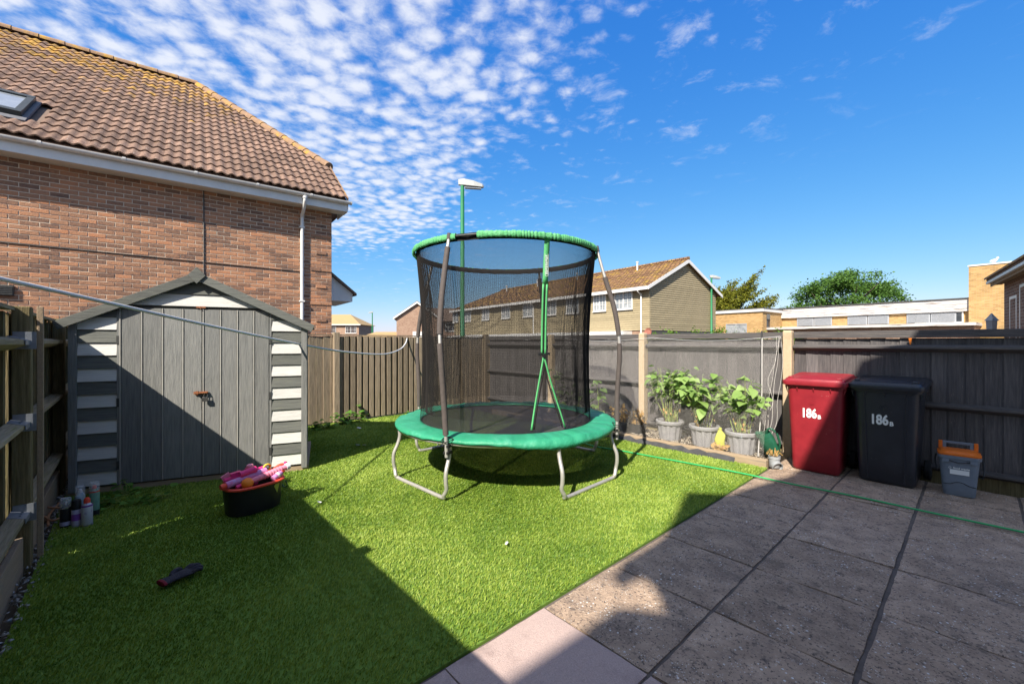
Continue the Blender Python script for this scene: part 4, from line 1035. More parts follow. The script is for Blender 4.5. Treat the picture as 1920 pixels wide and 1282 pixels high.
m = MB(); m.rings([sec(.376, .282, .002, .26, .045), sec(.392, .286, .0, .262, .045), sec(.400, .25, .018, .245, .05), sec(.412, .236, .03, .235, .05), sec(.416, .20, .06, .21, .04)]); lid = m.build('lid', 'caddy_orange', t, smooth=38)
m = MB()
for s in (-1, 1): m.box(s*.118 - .014, s*.118 + .014, .205, .232, .40, .475)
m.build('handle_lug', 'caddy_orange', lid, bevel=.004)
m = MB(); m.box(-.103, .103, .21, .226, .452, .474)
for s in (-1, 1): m.box(s*.09 - .012, s*.09 + .012, .211, .225, .41, .452)
m.build('lid_bar', 'caddy_grey', lid, bevel=.003)
m = MB(); m.tube(bez([(-.150, .13, .355), (-.158, .12, .30), (-.150, .05, .22), (-.14, .25, .17)], 5), .0065, 6); m.build('carry_handle', 'black_plastic', t); m = MB(); m.tube(bez([(.150, .13, .355), (.158, .12, .30), (.150, .05, .20), (.14, .25, .16)], 5), .0065, 6)
m.build('carry_handle', 'black_plastic', t)
tl = .085
m = MB(); m.obox((.0, .0155, .225), (.062, 0, 0), (0, .0008, 0), (0, -.0018, .022)); o = m.build('label_panel', 'white_print', t)
me = text_mesh('food waste', .026, .0006, .0006, .9); o = link('lettering', me, 'white_print', t); o.location = (.012, .0125, .262); o.rotation_euler = (R(90) + tl, 0, 0)
m = MB(); m.tube([(-.062 + .008*math.cos(q*.7), .0118, .262 + .008*math.sin(q*.7)) for q in range(9)], .0014, 4, loop=True); m.build('recycling_mark', 'white_print', t)

# ------------------------------------------------------------------ hose, washing line
P = lambda px, py, z=.02: (lambda Y: W((px - 960)/790*Y, Y, z))((EYE - z)*790/(py - 641))
hp = [P(1085, 826), P(1112, 836), P(1165, 845), P(1230, 857), P(1300, 870), P(1390, 887), P(1480, 905), P(1600, 928), P(1735, 957), P(1920, 996), P(2150, 1046), P(2500, 1130)]
for q in hp: q.z = .022
for q in hp[6:]: q.z = .014
m = MB(); m.tube(bez(hp, 8), .0085, 8); tag(m.build('garden_hose', 'hose', smooth=60), 'bright green hose snaking from trampoline across the patio', 'hose')
lp = [(-2.59, 1.75, 1.79), (-2.55, 2.1, 1.745), (-2.51, 2.61, 1.674), (-2.453, 3.46, 1.557), (-2.366, 4.68, 1.406), (-2.284, 5.83, 1.29), (-2.187, 7.19, 1.222), (-2.13, 8.0, 1.29), (-2.10, 8.30, 1.40), (-2.09, 8.39, 1.50)]
m = MB(); m.tube(bez([W(*q) for q in lp], 8), .0115, 8); tag(m.build('washing_line', 'rope', smooth=60), 'pale washing line sagging across in front of the shed', 'washing line')

# ------------------------------------------------------------------ tub of toys
tb = W(-2.21, 3.60); TA = CAM + math.atan2(.323, .223)
t = thing('toy_tub', 'black oval tub with orange rim full of toys on lawn', 'tub', tb, TA)
def oval(a, b, z, n=28): return [(a*math.copysign(abs(math.cos(2*math.pi*k/n))**.75, math.cos(2*math.pi*k/n)), b*math.copysign(abs(math.sin(2*math.pi*k/n))**.75, math.sin(2*math.pi*k/n)), z) for k in range(n)]
m = MB(); m.rings([oval(.198, .135, .012), oval(.203, .14, .03), oval(.22, .158, .235), oval(.215, .153, .235), oval(.19, .13, .09)], cap1=True); m.build('body', 'black_plastic', t, smooth=40)
m = MB(); m.rings([oval(.220, .158, .225), oval(.234, .172, .228), oval(.237, .175, .24), oval(.228, .166, .248), oval(.214, .152, .246), oval(.212, .150, .225)], cap0=False, cap1=False); m.build('rim', 'toy_red', t, smooth=40)
m = MB(); m.tube(bez([(.24, -.06, .195), (.262, -.05, .14), (.262, .02, .12), (.246, .06, .19)], 5), .006, 6); m.build('handle', 'can_green', t)
for k, (x, w_) in enumerate(((.03, .04), (.12, .05))):
    MB().prism([(x - w_/2, .215), (x + w_/2, .215), (x + .005, .215 - w_*1.5)], (0, -.158, 0), (1, .0, 0), (0, .06, 1), (0, .003, 0)).build('drip_mark', 'lime', t)
TM_ = Matrix.Translation(tb + Vector((0, 0, .035))) @ Matrix.Rotation(TA, 4, 'Z')
def toy(name, label, cat, mb, mat, loc, rot, grp=None, parts=()):
    t = thing(name, label, cat, TM_ @ Vector(loc), TA, grp); t.rotation_euler = (Matrix.Rotation(TA, 3, 'Z') @ Matrix.Rotation(rot[2], 3, 'Z') @ Matrix.Rotation(rot[1], 3, 'Y') @ Matrix.Rotation(rot[0], 3, 'X')).to_euler()
    mb.build('body', mat, t, smooth=40)
    for (n_, b_, m_) in parts: b_.build(n_, m_, t, smooth=40)
    return t
def rodx(x0, x1, r, y=0, z=0, n=12): m = MB(); m.tube([(x0, y, z), (x1, y, z)], r, n); return m
a = rodx(-.16, .16, .028); a.box(-.02, .10, -.03, .03, -.05, 0)
toy('toy_blaster', 'lilac and pink toy water blaster lying across the toy tub', 'toy', a, 'lilac', (-.07, -.04, .262), (0, R(-7), R(4)), None,
    (('nozzle', rodx(-.20, -.16, .022), 'toy_red'), ('tank', rodx(-.05, .08, .026, 0, .045), 'pink'), ('grip', MB().obox((.07, 0, -.05), (.016, 0, 0), (0, .014, 0), (.01, 0, .03)), 'pink')))
a = rodx(-.15, .17, .024); 
for k in range(7): a.lathe([(.029, -.004), (.029, .004)], 12, (-.02 + k*.024, 0, 0), Matrix.Rotation(R(90), 3, 'Y'))
toy('toy_pump', 'pale pink ribbed toy pump on top of the toy tub', 'toy', a, 'pale_pink', (.07, -.075, .255), (0, R(-9), R(2)), None, (('plunger', rodx(-.24, -.15, .016), 'pink'), ('end_cap', rodx(.17, .20, .03), 'toy_white')))
a = rodx(-.17, .15, .024); a.box(-.12, -.04, -.02, .02, 0, .045); a.box(.0, .07, -.02, .02, 0, .05)
toy('toy_scoop', 'hot pink plastic toy with knobs at the back of toy tub', 'toy', a, 'pink', (-.03, .06, .265), (0, R(-6), R(-2)), None, (('knob', MB().lathe([(0.001, .08), (.025, .07), (.03, .05), (.022, .03)], 12, (.035, 0, 0)), 'pale_pink'), ('fin', MB().obox((-.15, 0, .03), (.03, 0, .012), (0, .006, 0), (-.008, 0, .022)), 'pale_pink')))
a = MB(); a.lathe([(.045*math.sin(R(q)) + .0005, -.045*math.cos(R(q))) for q in range(0, 181, 15)], 18)
o = a.build('toy_ball', 'toy_orange', smooth=60); o.location = TM_ @ Vector((-.09, -.10, .232)); tag(o, 'orange ball at the front of the toy tub', 'ball')
a = MB(); a.tube([(.03*math.cos(q*.5), 0, .03*math.sin(q*.5)) for q in range(13)], .008, 8, loop=False)
o = a.build('toy_ring', 'toy_yellow', smooth=60); o.location = TM_ @ Vector((.13, .04, .285)); o.rotation_euler = (R(10), 0, TA); tag(o, 'yellow ring toy standing at the back of the toy tub', 'toy')
a = rodx(-.05, .04, .026); toy('toy_bottle', 'small white and lilac toy bottle at the right of toy tub', 'toy', a, 'lilac', (.15, -.10, .235), (0, R(-20), R(20)), None, (('cap', rodx(.04, .07, .02), 'toy_red'), ('collar', rodx(-.01, .01, .0275), 'toy_white')))
a = MB(); a.tube(bez([(-.05, 0, -.02), (0, .01, .03), (.05, 0, .05), (.075, 0, .02)], 5), [.02]*16, 10); toy('toy_spout', 'curved red and pink toy at the right end of toy tub', 'toy', a, 'toy_red', (.19, .0, .235), (0, 0, 0), None, (('tip', MB().tube([(.07, 0, .03), (.085, 0, .075)], .014, 10), 'pink'),))

# ------------------------------------------------------------------ spray cans
def can(px, py, h, r, label, mat, cap, capmat, bands=(), extra=None):
    p = P(px, py, 0.0); t = thing('spray_can', label, 'spray can', p, random.uniform(0, 6), 'aerosol cans beside the shed')
    m = MB(); m.lathe([(r*.9, 0), (r, .006), (r, h - .02), (r*.93, h - .012), (r*.6, h), (r*.58, h + .006)], 20); m.build('body', mat, t, smooth=40)
    for (z0, z1, bm) in bands: MB().lathe([(r*1.012, z0), (r*1.012, z1)], 20, cap0=False, cap1=False).build('band', bm, t, smooth=40)
    if cap == 'clear':
        m = MB(); m.lathe([(r*.98, h - .012), (r*.98, h + .05), (r*.9, h + .06)], 18, cap0=False); c = m.build('clear_cap', 'clear_plastic', t, smooth=40); MB().lathe([(.012, h), (.016, h + .015), (.010, h + .035)], 12).build('nozzle', capmat, t, smooth=40)
    elif cap == 'full': MB().lathe([(r*.99, h - .016), (r*.95, h + .045), (r*.8, h + .055)], 18).build('cap', capmat, t, smooth=40)
    else: MB().lathe([(.020, h), (.020, h + .03), (.012, h + .045)], 14).build('nozzle', capmat, t, smooth=40)
m_ = bpy.data.materials.new('clear_plastic'); m_.use_nodes = True; b_ = m_.node_tree.nodes['Principled BSDF']; b_.inputs['Base Color'].default_value = (.85, .88, .9, 1); b_.inputs['Alpha'].default_value = .28; b_.inputs['Roughness'].default_value = .1; MATS['clear_plastic'] = m_
can(123, 988, .165, .033, 'black aerosol can with clear cap nearest the left fence', 'tin_black', 'clear', 'silver', ((.02, .05, 'tin_lilac'), (.15, .157, 'silver')))
can(143, 986, .15, .030, 'lilac aerosol can with black cap second from the fence', 'tin_lilac', 'full', 'black_plastic', ((.05, .10, 'tin_purple'),))
can(163, 984, .17, .034, 'white aerosol can with red nozzle and purple collar in front', 'tin_white', 'nozzle', 'toy_red', ((.148, .162, 'tin_purple'), (.0, .008, 'tin_purple')))
can(150, 968, .19, .031, 'pale blue aerosol can with clear cap behind the others', 'tin_blue', 'clear', 'toy_white')
can(177, 966, .215, .032, 'green aerosol can with red collar and clear cap by shed', 'tin_green', 'clear', 'toy_red', ((.196, .206, 'toy_red'), (.0, .05, 'tin_black')))
# offcuts of pipe behind the cans
for i, q in enumerate((([(70, 955), (95, 975), (118, 968)], .05), ([(78, 948), (100, 952), (120, 950)], .08), ([(90, 985), (92, 965), (112, 942)], .04))):
    pts = [P(a_, b_, q[1]) for a_, b_ in q[0]]
    m = MB(); m.tube(bez(pts, 6), .008, 8); tag(m.build('copper_pipe', 'copper_pipe', smooth=60), ('bent copper pipe low behind the spray cans', 'straight copper pipe above the others by the cans', 'upright curled copper pipe beside the fence')[i], 'pipe', 'pipe offcuts by the cans')

# ------------------------------------------------------------------ glove
gp = P(345, 1086, 0.0); gl = thing('glove', 'black work glove with red cuff lying on the grass', 'glove', gp + Vector((0, 0, .022)), CAM + R(66)); gl.scale = (.88, 1.0, .95)
m = MB()
def hand_ring(x, wd, th, z=.0, y=0): return [(x, y + wd/2*math.cos(2*math.pi*k/14), z + th/2*math.sin(2*math.pi*k/14)) for k in range(14)]
m.rings([hand_ring(-.125, .085, .030, .017), hand_ring(-.10, .082, .032, .018), hand_ring(-.07, .072, .030, .017), hand_ring(-.04, .080, .034, .018), hand_ring(0, .092, .034, .018), hand_ring(.025, .094, .030, .017), hand_ring(.040, .088, .024, .016)])
for i, (y, ln, bend) in enumerate(((.035, .070, .012), (.012, .085, .020), (-.012, .080, .012), (-.034, .062, .004))):
    m.tube(bez([(.030, y, .017), (.030 + ln*.4, y*1.12, .022 + bend*.5), (.030 + ln*.75, y*1.2, .018 + bend*.4), (.030 + ln, y*1.22, .012)], 5), [.0125]*12 + [.0115, .010, .009, .005], 10)
m.tube(bez([(-.06, .03, .018), (-.03, .055, .026), (.005, .066, .024), (.028, .064, .016)], 5), [.015]*10 + [.014, .013, .012, .011, .009, .005], 10)
o = m.build('hand', 'glove', gl, smooth=60)
m = MB(); m.rings([hand_ring(-.140, .078, .022, .014), hand_ring(-.138, .088, .031, .017), hand_ring(-.125, .089, .033, .018), hand_ring(-.121, .084, .030, .017)]); m.build('cuff', 'glove_cuff', gl, smooth=60)

# ------------------------------------------------------------------ plants in pots
LM = [leaf_mesh('leaf', .105, .10, .22, .35), leaf_mesh('leaf', .085, .075, .3, .15), leaf_mesh('leaf', .12, .115, .12, .5)]
for me in LM: me.materials.append(MATS['leaf'])
WM = [leaf_mesh('leaf', .055, .05, .2, .3), leaf_mesh('leaf', .07, .055, .3, .2)]
for me in WM: me.materials.append(MATS['weed'])
DM = [leaf_mesh('leaf', .07, .045, .5, .6), leaf_mesh('leaf', .055, .05, .7, .3)]
for me in DM: me.materials.append(MATS['dry_leaf'])
def orient_leaf(o, d, roll):
    d = d.normalized(); x = d.cross(Vector((0, 0, 1)))
    if x.length < .05: x = Vector((1, 0, 0))
    x.normalize(); z = x.cross(d)
    Mx = Matrix((x, d, z)).transposed() @ Matrix.Rotation(roll, 3, 'Y'); o.rotation_euler = Mx.to_euler()
def potted(label, x, y, rseed, lean, h, n_st):
    r_ = random.Random(rseed); t = thing('potted_plant', label, 'potted plant', (x, y, .05), r_.uniform(0, 6) if False else 0, 'leafy plants in grey pots')
    m = MB(); n = 48; rs = []
    for (r0, z, fl) in ((.13, 0, .0), (.135, .01, .006), (.165, .215, .007), (.168, .222, .0), (.187, .226, .0), (.192, .24, .0), (.192, .262, 0), (.186, .272, 0), (.170, .272, 0), (.165, .235, 0)):
        rs.append([(r0*math.cos(2*math.pi*k/n) + fl*(1 if (k//2) % 2 else -1)*math.cos(2*math.pi*k/n), r0*math.sin(2*math.pi*k/n) + fl*(1 if (k//2) % 2 else -1)*math.sin(2*math.pi*k/n), z) for k in range(n)])
    m.rings(rs, cap1=False); m.build('pot', 'pot', t, smooth=28)
    m = MB(); m.lathe([(.166, .238), (.1, .25), (.001, .252)], 20, cap0=False); m.build('soil', 'soil', t)
    for i in range(n_st):
        a = r_.uniform(0, 6.28); b0 = Vector((r_.uniform(0, .11)*math.cos(a), r_.uniform(0, .11)*math.sin(a), .245)); hh = h*r_.uniform(.72, 1.05)
        sp_ = r_.uniform(.08, .34); tip = b0 + Vector((sp_*math.cos(a) + lean[0]*hh, sp_*math.sin(a)*.6 + lean[1]*hh, hh))
        mid_ = b0.lerp(tip, .5) + Vector((r_.uniform(-.03, .03), r_.uniform(-.03, .03), .04)); path = bez([b0, mid_, tip], 6)
        m = MB(); m.tube(path, [.006 - .0003*k for k in range(len(path))], 6); m.build('stem', 'stem', t, smooth=60)
        for k in range(r_.randint(8, 12)):
            u = r_.uniform(.22, 1.0) if k else 1.0; u = u**.6; p = path[min(len(path) - 1, int(u*(len(path) - 1)))]
            aa = r_.uniform(0, 6.28); d = Vector((math.cos(aa), math.sin(aa)*.8, r_.uniform(-.35, .35))); pt = p + Vector((math.cos(aa), math.sin(aa)*.8, .2))*r_.uniform(.02, .09)
            o = copy_obj(r_.choice(LM), 'leaf', t, pt); orient_leaf(o, d, r_.uniform(-.6, .6)); s = r_.choice((.45, .6, .8, .9, 1.1, 1.3))*r_.uniform(.85, 1.1); o.scale = (s*r_.uniform(.8, 1.1), s, s)
        for k in range(2):
            p = path[r_.randint(0, 3)]; aa = r_.uniform(0, 6.28); o = copy_obj(r_.choice(DM), 'dry_leaf', t, p); orient_leaf(o, Vector((math.cos(aa), math.sin(aa), -.5)), 0); o.scale = (.7, .7, .7)
    return t
potted('leafy green plant in grey pot farthest left, tallest of three', -2.93, 5.70, 21, (-.06, 0), .74, 20)
potted('leafy green plant in the middle one of three grey pots', -2.44, 5.69, 22, (.0, 0), .68, 19)
p3 = potted('leafy green plant in grey pot nearest the watering can', -1.97, 5.67, 23, (-.08, 0), .64, 19)
m = MB(); m.obox((.02, -.178, .235), (.045, 0, 0), (0, .0012, 0), (0, -.004, .016)); m.build('price_sticker', 'tin_blue', p3)
# trough of withered plants and the tall plant beyond the trampoline
t = thing('plant_trough', 'black plastic trough of withered brown plants beside trampoline pole', 'planter', (-3.62, 5.72, .05))
m = MB(); m.rings([[(p[0], p[1], z) for p in rrect(w_, d_, .03, 3)] for z, w_, d_ in ((0, .50, .16), (.13, .56, .20), (.145, .58, .22), (.145, .53, .17), (.11, .52, .16))]); m.build('trough', 'black_plastic', t)
r_ = random.Random(4)
for k in range(34):
    b0 = Vector((r_.uniform(-.25, .25), r_.uniform(-.06, .06), .11)); tip = b0 + Vector((r_.uniform(-.06, .06), r_.uniform(-.05, .05), r_.uniform(.1, .28)))
    m = MB(); m.tube([b0, b0.lerp(tip, .5) + Vector((r_.uniform(-.02, .02), 0, 0)), tip], .003, 5); m.build('dry_stem', 'dry_leaf', t)
    for q_ in range(3):
        o = copy_obj(r_.choice(DM), 'dry_leaf', t, b0.lerp(tip, r_.uniform(.4, 1))); orient_leaf(o, Vector((r_.uniform(-1, 1), r_.uniform(-1, 1), r_.uniform(-.8, .4))), r_.uniform(-1, 1))
def tall_plant(label, x, y, h, seed, n):
    r_ = random.Random(seed); t = thing('tall_plant', label, 'plant', (x, y, .05), 0, 'single stemmed plants in the bed')
    path = bez([(0, 0, 0), (.02, .01, h*.5), (-.01, 0, h)], 8); m = MB(); m.tube(path, [.011 - .0004*k for k in range(len(path))], 7); m.build('stem', 'stem', t, smooth=60)
    for k in range(n):
        u = .35 + .65*k/(n - 1); p = path[int(u*(len(path) - 1))]; aa = k*2.4 + r_.uniform(-.3, .3); ln = r_.uniform(.06, .16)*(1.2 - .5*u)
        d = Vector((math.cos(aa), math.sin(aa), .25)); e = p + d*ln; MB().tube([p, e], .003, 5).build('leaf_stalk', 'stem', t)
        for q_ in range(3):
            o = copy_obj(r_.choice(LM), 'leaf', t, e); orient_leaf(o, Vector((math.cos(aa + (q_ - 1)*.7), math.sin(aa + (q_ - 1)*.7), r_.uniform(-.4, .1))), r_.uniform(-.4, .4)); s = r_.uniform(.7, 1.15); o.scale = (s, s, s)
tall_plant('tall single stemmed green plant left of the withered trough', -4.25, 5.78, .72, 31, 11)
tall_plant('tall green plant seen through the safety net by back post', -5.15, 5.80, .85, 32, 13)
tall_plant('green plant seen through the right edge of safety net', -4.65, 5.76, .62, 33, 10)
# things lying in the bed
t = thing('watering_can', 'dark green watering can propped upside down beside the red bin', 'watering can', (-1.66, 5.62, .235), 0)
t.rotation_euler = Matrix.Rotation(R(-24), 3, W(0, 1).normalized()).to_euler()
m = MB(); m.lathe([(.075, -.155), (.085, -.145), (.085, .06), (.078, .075), (.082, .08), (.07, .13)], 20, sx=1, sy=.8, cap1=False); m.build('body', 'can_green', t, smooth=40)
m = MB(); m.prism([(-.085, .08), (.0, .085), (-.03, .14), (-.088, .15)], (0, -.03, 0), (1, 0, 0), (0, 0, 1), (0, .06, 0)); m.build('hood', 'can_green', t, bevel=.006)
m = MB(); m.tube(bez([(.03, 0, .125), (.06, 0, .165), (.10, 0, .165), (.125, 0, .12)], 5), .011, 8); m.build('handle', 'can_green', t, smooth=60)
m = MB(); m.tube(bez([(.08, 0, -.10), (.12, 0, -.02), (.135, 0, .1)], 5), .013, 8); m.build('spout', 'can_green', t, smooth=60)
pp = P(1452, 868, .05)
t = thing('pipe_elbow', 'grey plastic pipe fitting filled with dry stalks by red bin', 'pipe', pp, CAM)
m = MB(); m.lathe([(.052, -.045), (.056, -.04), (.056, .05), (.062, .055), (.062, .085), (.056, .085), (.05, .0)], 18, cap1=True); m.lathe([(.05, .0), (.056, .02), (.06, .07), (.052, .07), (.048, .01)], 18, (0, 0, -.005), Matrix.Rotation(R(112), 3, 'X'), cap1=True); m.build('elbow', 'pipe_grey', t, smooth=40)
r_ = random.Random(9)
for k in range(14): a = r_.uniform(0, 6.28); MB().tube([(.02*math.cos(a), .02*math.sin(a), .08), (.05*math.cos(a), .05*math.sin(a), .12 + r_.uniform(0, .05)), (.08*math.cos(a), .08*math.sin(a), .10)], .004, 5).build('dry_stalk', 'dry_leaf', t)
t = thing('plastic_bottle', 'lime yellow crumpled plastic container behind third grey pot', 'bottle', (-2.20, 5.60, .05), .4)
m = MB(); m.rings([[(p[0] + .01*math.sin(z*40), p[1], z) for p in rrect(w_, d_, .015, 3)] for z, w_, d_ in ((0, .10, .06), (.02, .115, .07), (.08, .10, .055), (.13, .12, .07), (.2, .11, .06), (.235, .06, .04), (.25, .05, .035))]); m.build('body', 'lime', t, smooth=50)
MB().lathe([(.018, .25), (.018, .28), (.014, .285)], 12).build('cap', 'lime', t)
t = thing('withered_leaf_heap', 'heap of curled brown withered leaves between the pots', 'dead leaves', (-2.17, 5.50, .06))
r_ = random.Random(12)
for k in range(16):
    o = copy_obj(r_.choice(DM), 'dry_leaf', t, (r_.uniform(-.09, .09), r_.uniform(-.03, .04), r_.uniform(0, .05))); orient_leaf(o, Vector((r_.uniform(-1, 1), r_.uniform(-.6, .6), r_.uniform(-.1, .6))), r_.uniform(-1, 1)); o.scale = (1.3, 1.3, 1.3)

# ------------------------------------------------------------------ plant netting hung in front of the bed
t = thing('plant_netting', 'thin pale netting hung in front of the planted bed', 'netting', (0, 0, 0))
NX0, NX1 = -5.2, -1.66
def npos(u, v):     # u along the bed, v up
    x = NX0 + (NX1 - NX0)*u; sag = .018*math.sin(u*21) + .012*math.sin(u*47 + v*3) ; top = 1.50 - .05*abs(math.sin(u*math.pi*2.0))
    z = .09 + (top - .09)*v; y = 5.45 + .62*v**1.7 + sag*(1 - abs(2*v - 1))*1.6
    return (x, y, z)
segs = []
for i in range(340):
    u = i/339; segs.append([npos(u, v) for v in np.linspace(0, 1, 13)])
v1, f1 = strands(segs, .00031)
segs = []
for j in range(140):
    v = j/139
    for k in range(8): segs.append([npos(u, v) for u in np.linspace(k/8, (k + 1)/8, 13)])
v2, f2 = strands(segs, .00031)
stuff(npmesh('netting_sheet', np.concatenate([v1, v2]), np.concatenate([f1, f2 + len(v1)]), 'net_white', t))
m = MB(); m.tube([npos(u, 1.0) for u in np.linspace(0, 1, 60)], .0022, 5); m.build('top_cord', 'rope', t)
m = MB(); m.tube([(-1.73, 5.50, .08), (-1.80, 5.86, .8), (-1.86, 6.06, 1.50)], .007, 8); m.build('cane', 'steel_tube', t)
m = MB(); m.tube([(-1.858, 6.05, 1.44), (-1.868, 6.075, 1.57)], .011, 8); m.build('cane_cap', 'black_plastic', t)
r_ = random.Random(3)
for k in range(4):
    x = -1.66 + r_.uniform(-.06, .02); pts = [(x + r_.uniform(-.05, .05), 6.07 - .55*(1 - z/1.5)**1.3 + r_.uniform(-.02, .02), z) for z in (1.5, 1.2, .95, .7, .45, .2)]
    m = MB(); m.tube(bez(pts, 6), .0013, 4); m.build('loose_cord', 'net_white', t)
# ------------------------------------------------------------------ weeds and litter
def weed(label, x, y, n, sp, h, seed, grp):
    r_ = random.Random(seed); t = thing('weed', label, 'weed', (x, y, 0), 0, grp)
    for k in range(n):
        p = Vector((r_.gauss(0, sp[0]), r_.gauss(0, sp[1]), abs(r_.gauss(0, h)) + .02)); aa = r_.uniform(0, 6.28)
        o = copy_obj(r_.choice(WM), 'leaf', t, p); orient_leaf(o, Vector((math.cos(aa), math.sin(aa), r_.uniform(-.2, .7))), r_.uniform(-.5, .5)); s = r_.uniform(1.0, 1.9)*(.6 if 'shed' in grp else 1); o.scale = (s, s, s)
    for k in range(5):
        m = MB(); m.tube(bez([(r_.gauss(0, sp[0]), r_.gauss(0, sp[1]), 0), (r_.gauss(0, sp[0]), r_.gauss(0, sp[1]), h), (r_.gauss(0, sp[0]), r_.gauss(0, sp[1]), h*2)], 4), .003, 5); m.build('stem', 'stem', t)
wq = [('low leafy weeds at the brown fence just right of shed', P(602, 803), 34, (.04, .10), .05, 'weeds along the brown fence'), ('bushy weeds at the brown fence foot right of its first post', P(648, 792), 60, (.05, .16), .09, 'weeds along the brown fence'),
      ('taller climbing weed on brown fence in the shadow edge', P(676, 784), 22, (.03, .05), .16, 'weeds along the brown fence'), ('yellowish weeds at the brown fence beside the trampoline', P(765, 772), 40, (.04, .12), .07, 'weeds along the brown fence'),
      ('creeping weeds at left of the shed door foot', P(205, 945), 40, (.05, .09), .04, 'weeds at the shed foot'), ('upright weed beside the white shed boards', P(232, 925), 14, (.02, .03), .07, 'weeds at the shed foot'), ('sprawling weeds under the left shed door', P(275, 938), 28, (.04, .09), .03, 'weeds at the shed foot')]
for k, (lb_, p, n, sp_, h, grp) in enumerate(wq): weed(lb_, p.x, p.y, n, sp_, h, 60 + k, grp)
def litter(name, label, cat, px, py, sz, mat, rot):
    p = P(px, py, .028); m = MB(); m.rings([[(q[0], q[1] + .1*sz[0]*math.sin(q[0]*40), z) for q in rrect(sz[0], sz[1], min(sz)*.3, 2)] for z in (0, .004)]); o = m.build(name, mat); o.location = p; o.rotation_euler = (.1, .15, rot); tag(o, label, cat)
litter('paper_scrap', 'white scrap of paper on sunny lawn in front of trampoline', 'litter', 950, 1018, (.05, .016), 'toy_white', 2.0)
litter('paper_scrap', 'tiny white scrap on lawn right of the toy tub', 'litter', 599, 941, (.035, .013), 'toy_white', .6)
litter('paper_scrap', 'white scrap in the shade by the brown fence', 'litter', 673, 802, (.07, .03), 'toy_white', .4)
litter('plastic_scrap', 'left one of two teal plastic scraps on shaded lawn', 'litter', 671, 834, (.06, .03), 'can_green', .4)
litter('plastic_scrap', 'right one of two teal plastic scraps on shaded lawn', 'litter', 683, 834, (.05, .03), 'can_green', 1.4)
# ------------------------------------------------------------------ far buildings
def window(parent, x, z, wd, ht, y, cols=2, rows=3, frame='white_plastic', pane='curtain_pane', bars=True, mull=True):
    """a casement in a wall facing -y: white frame, panes set back, glazing bars"""
    f = .065
    m = MB(); m.box(x, x + wd, y - .05, y + .06, z, z + f); m.box(x, x + wd, y - .05, y + .06, z + ht - f, z + ht); m.box(x, x + f, y - .05, y + .06, z + f, z + ht - f); m.box(x + wd - f, x + wd, y - .05, y + .06, z + f, z + ht - f)
    if mull: m.box(x + wd/2 - f/2, x + wd/2 + f/2, y - .05, y + .06, z + f, z + ht - f)
    m.box(x - .04, x + wd + .04, y - .09, y - .05, z - .05, z + .01)
    o = m.build('window', frame, parent)
    for c in range(cols):
        x0 = x + f + c*(wd - f)/cols; x1 = x + (c + 1)*(wd - f)/cols
        m = MB(); m.box(x0, x1, y - .01, y + .0, z + f, z + ht - f); m.build('pane', pane, o)
        if bars:
            b = MB()
            for k in range(1, rows): b.box(x0, x1, y - .035, y - .012, z + f + k*(ht - 2*f)/rows - .014, z + f + k*(ht - 2*f)/rows + .014)
            b.box((x0 + x1)/2 - .014, (x0 + x1)/2 + .014, y - .034, y - .0125, z + f, z + ht - f)
            b.build('glazing_bar', frame, o)
    return o
# the timber-clad terrace
TO = W(8.49, 26.0); tz = R(-5.97); TLN, TDP, TEV, TRG = 25.0, 7.82, 4.98, 6.95
te = thing('terrace_house', 'long terrace clad in olive boards with tiled roof beyond fence', 'house', TO, tz)
m = MB(); m.box(-TLN, -.02, .02, TDP - .02, 0, TEV)
m.prism([(.02, TEV), (TDP - .02, TEV), (TDP/2, TRG - .1)], (-.25, 0, 0), (0, 1, 0), (0, 0, 1), (.23, 0, 0)); m.build('wall', 'far_brick', te)
wins = [(-1.95, 1.45), (-4.0, 1.15), (-6.65, 1.35), (-9.1, 1.35), (-12.0, 1.3), (-15.2, 1.3), (-18.6, 1.3), (-22.0, 1.3), (-24.6, 1.2)]
# lapped boards
nb = 20; z0 = 2.17; pz = (TEV - z0)/nb
for k in range(nb):
    a, b = z0 + k*pz, z0 + (k + 1)*pz
    m = MB(); m.prism([(-.045, a), (.018, a), (.018, b), (-.012, b)], (-TLN, 0, 0), (0, 1, 0), (0, 0, 1), (TLN + .02, 0, 0)); m.build('cladding_board', 'terrace_clad', te)
k = 0
while True:
    a = z0 + k*pz; b = a + pz; k += 1
    if a > TRG - .25: break
    def yr(z): t_ = max(0, (z - TEV)/(TRG - TEV)); return (t_*TDP/2 + .02, TDP - t_*TDP/2 - .02)
    y0, y1 = yr(a); q0, q1 = yr(b)
    if q1 - q0 < .1: break
    m = MB(); m.add([(.045, y0, a), (.045, y1, a), (.012, q1, b), (.012, q0, b), (-.02, y0, a), (-.02, y1, a), (-.02, q1, b), (-.02, q0, b)], [(0, 1, 2, 3), (4, 7, 6, 5), (0, 4, 5, 1), (2, 6, 7, 3), (1, 5, 6, 2), (0, 3, 7, 4)]); m.build('cladding_board', 'terrace_clad', te)
for x, w_ in wins: window(te, x - w_/2, 3.55, w_, 1.22, -.05)
m = MB(); m.box(.0, .02, .0, TDP, 1.95, 2.16); m.build('skirting', 'roof_dark', te)
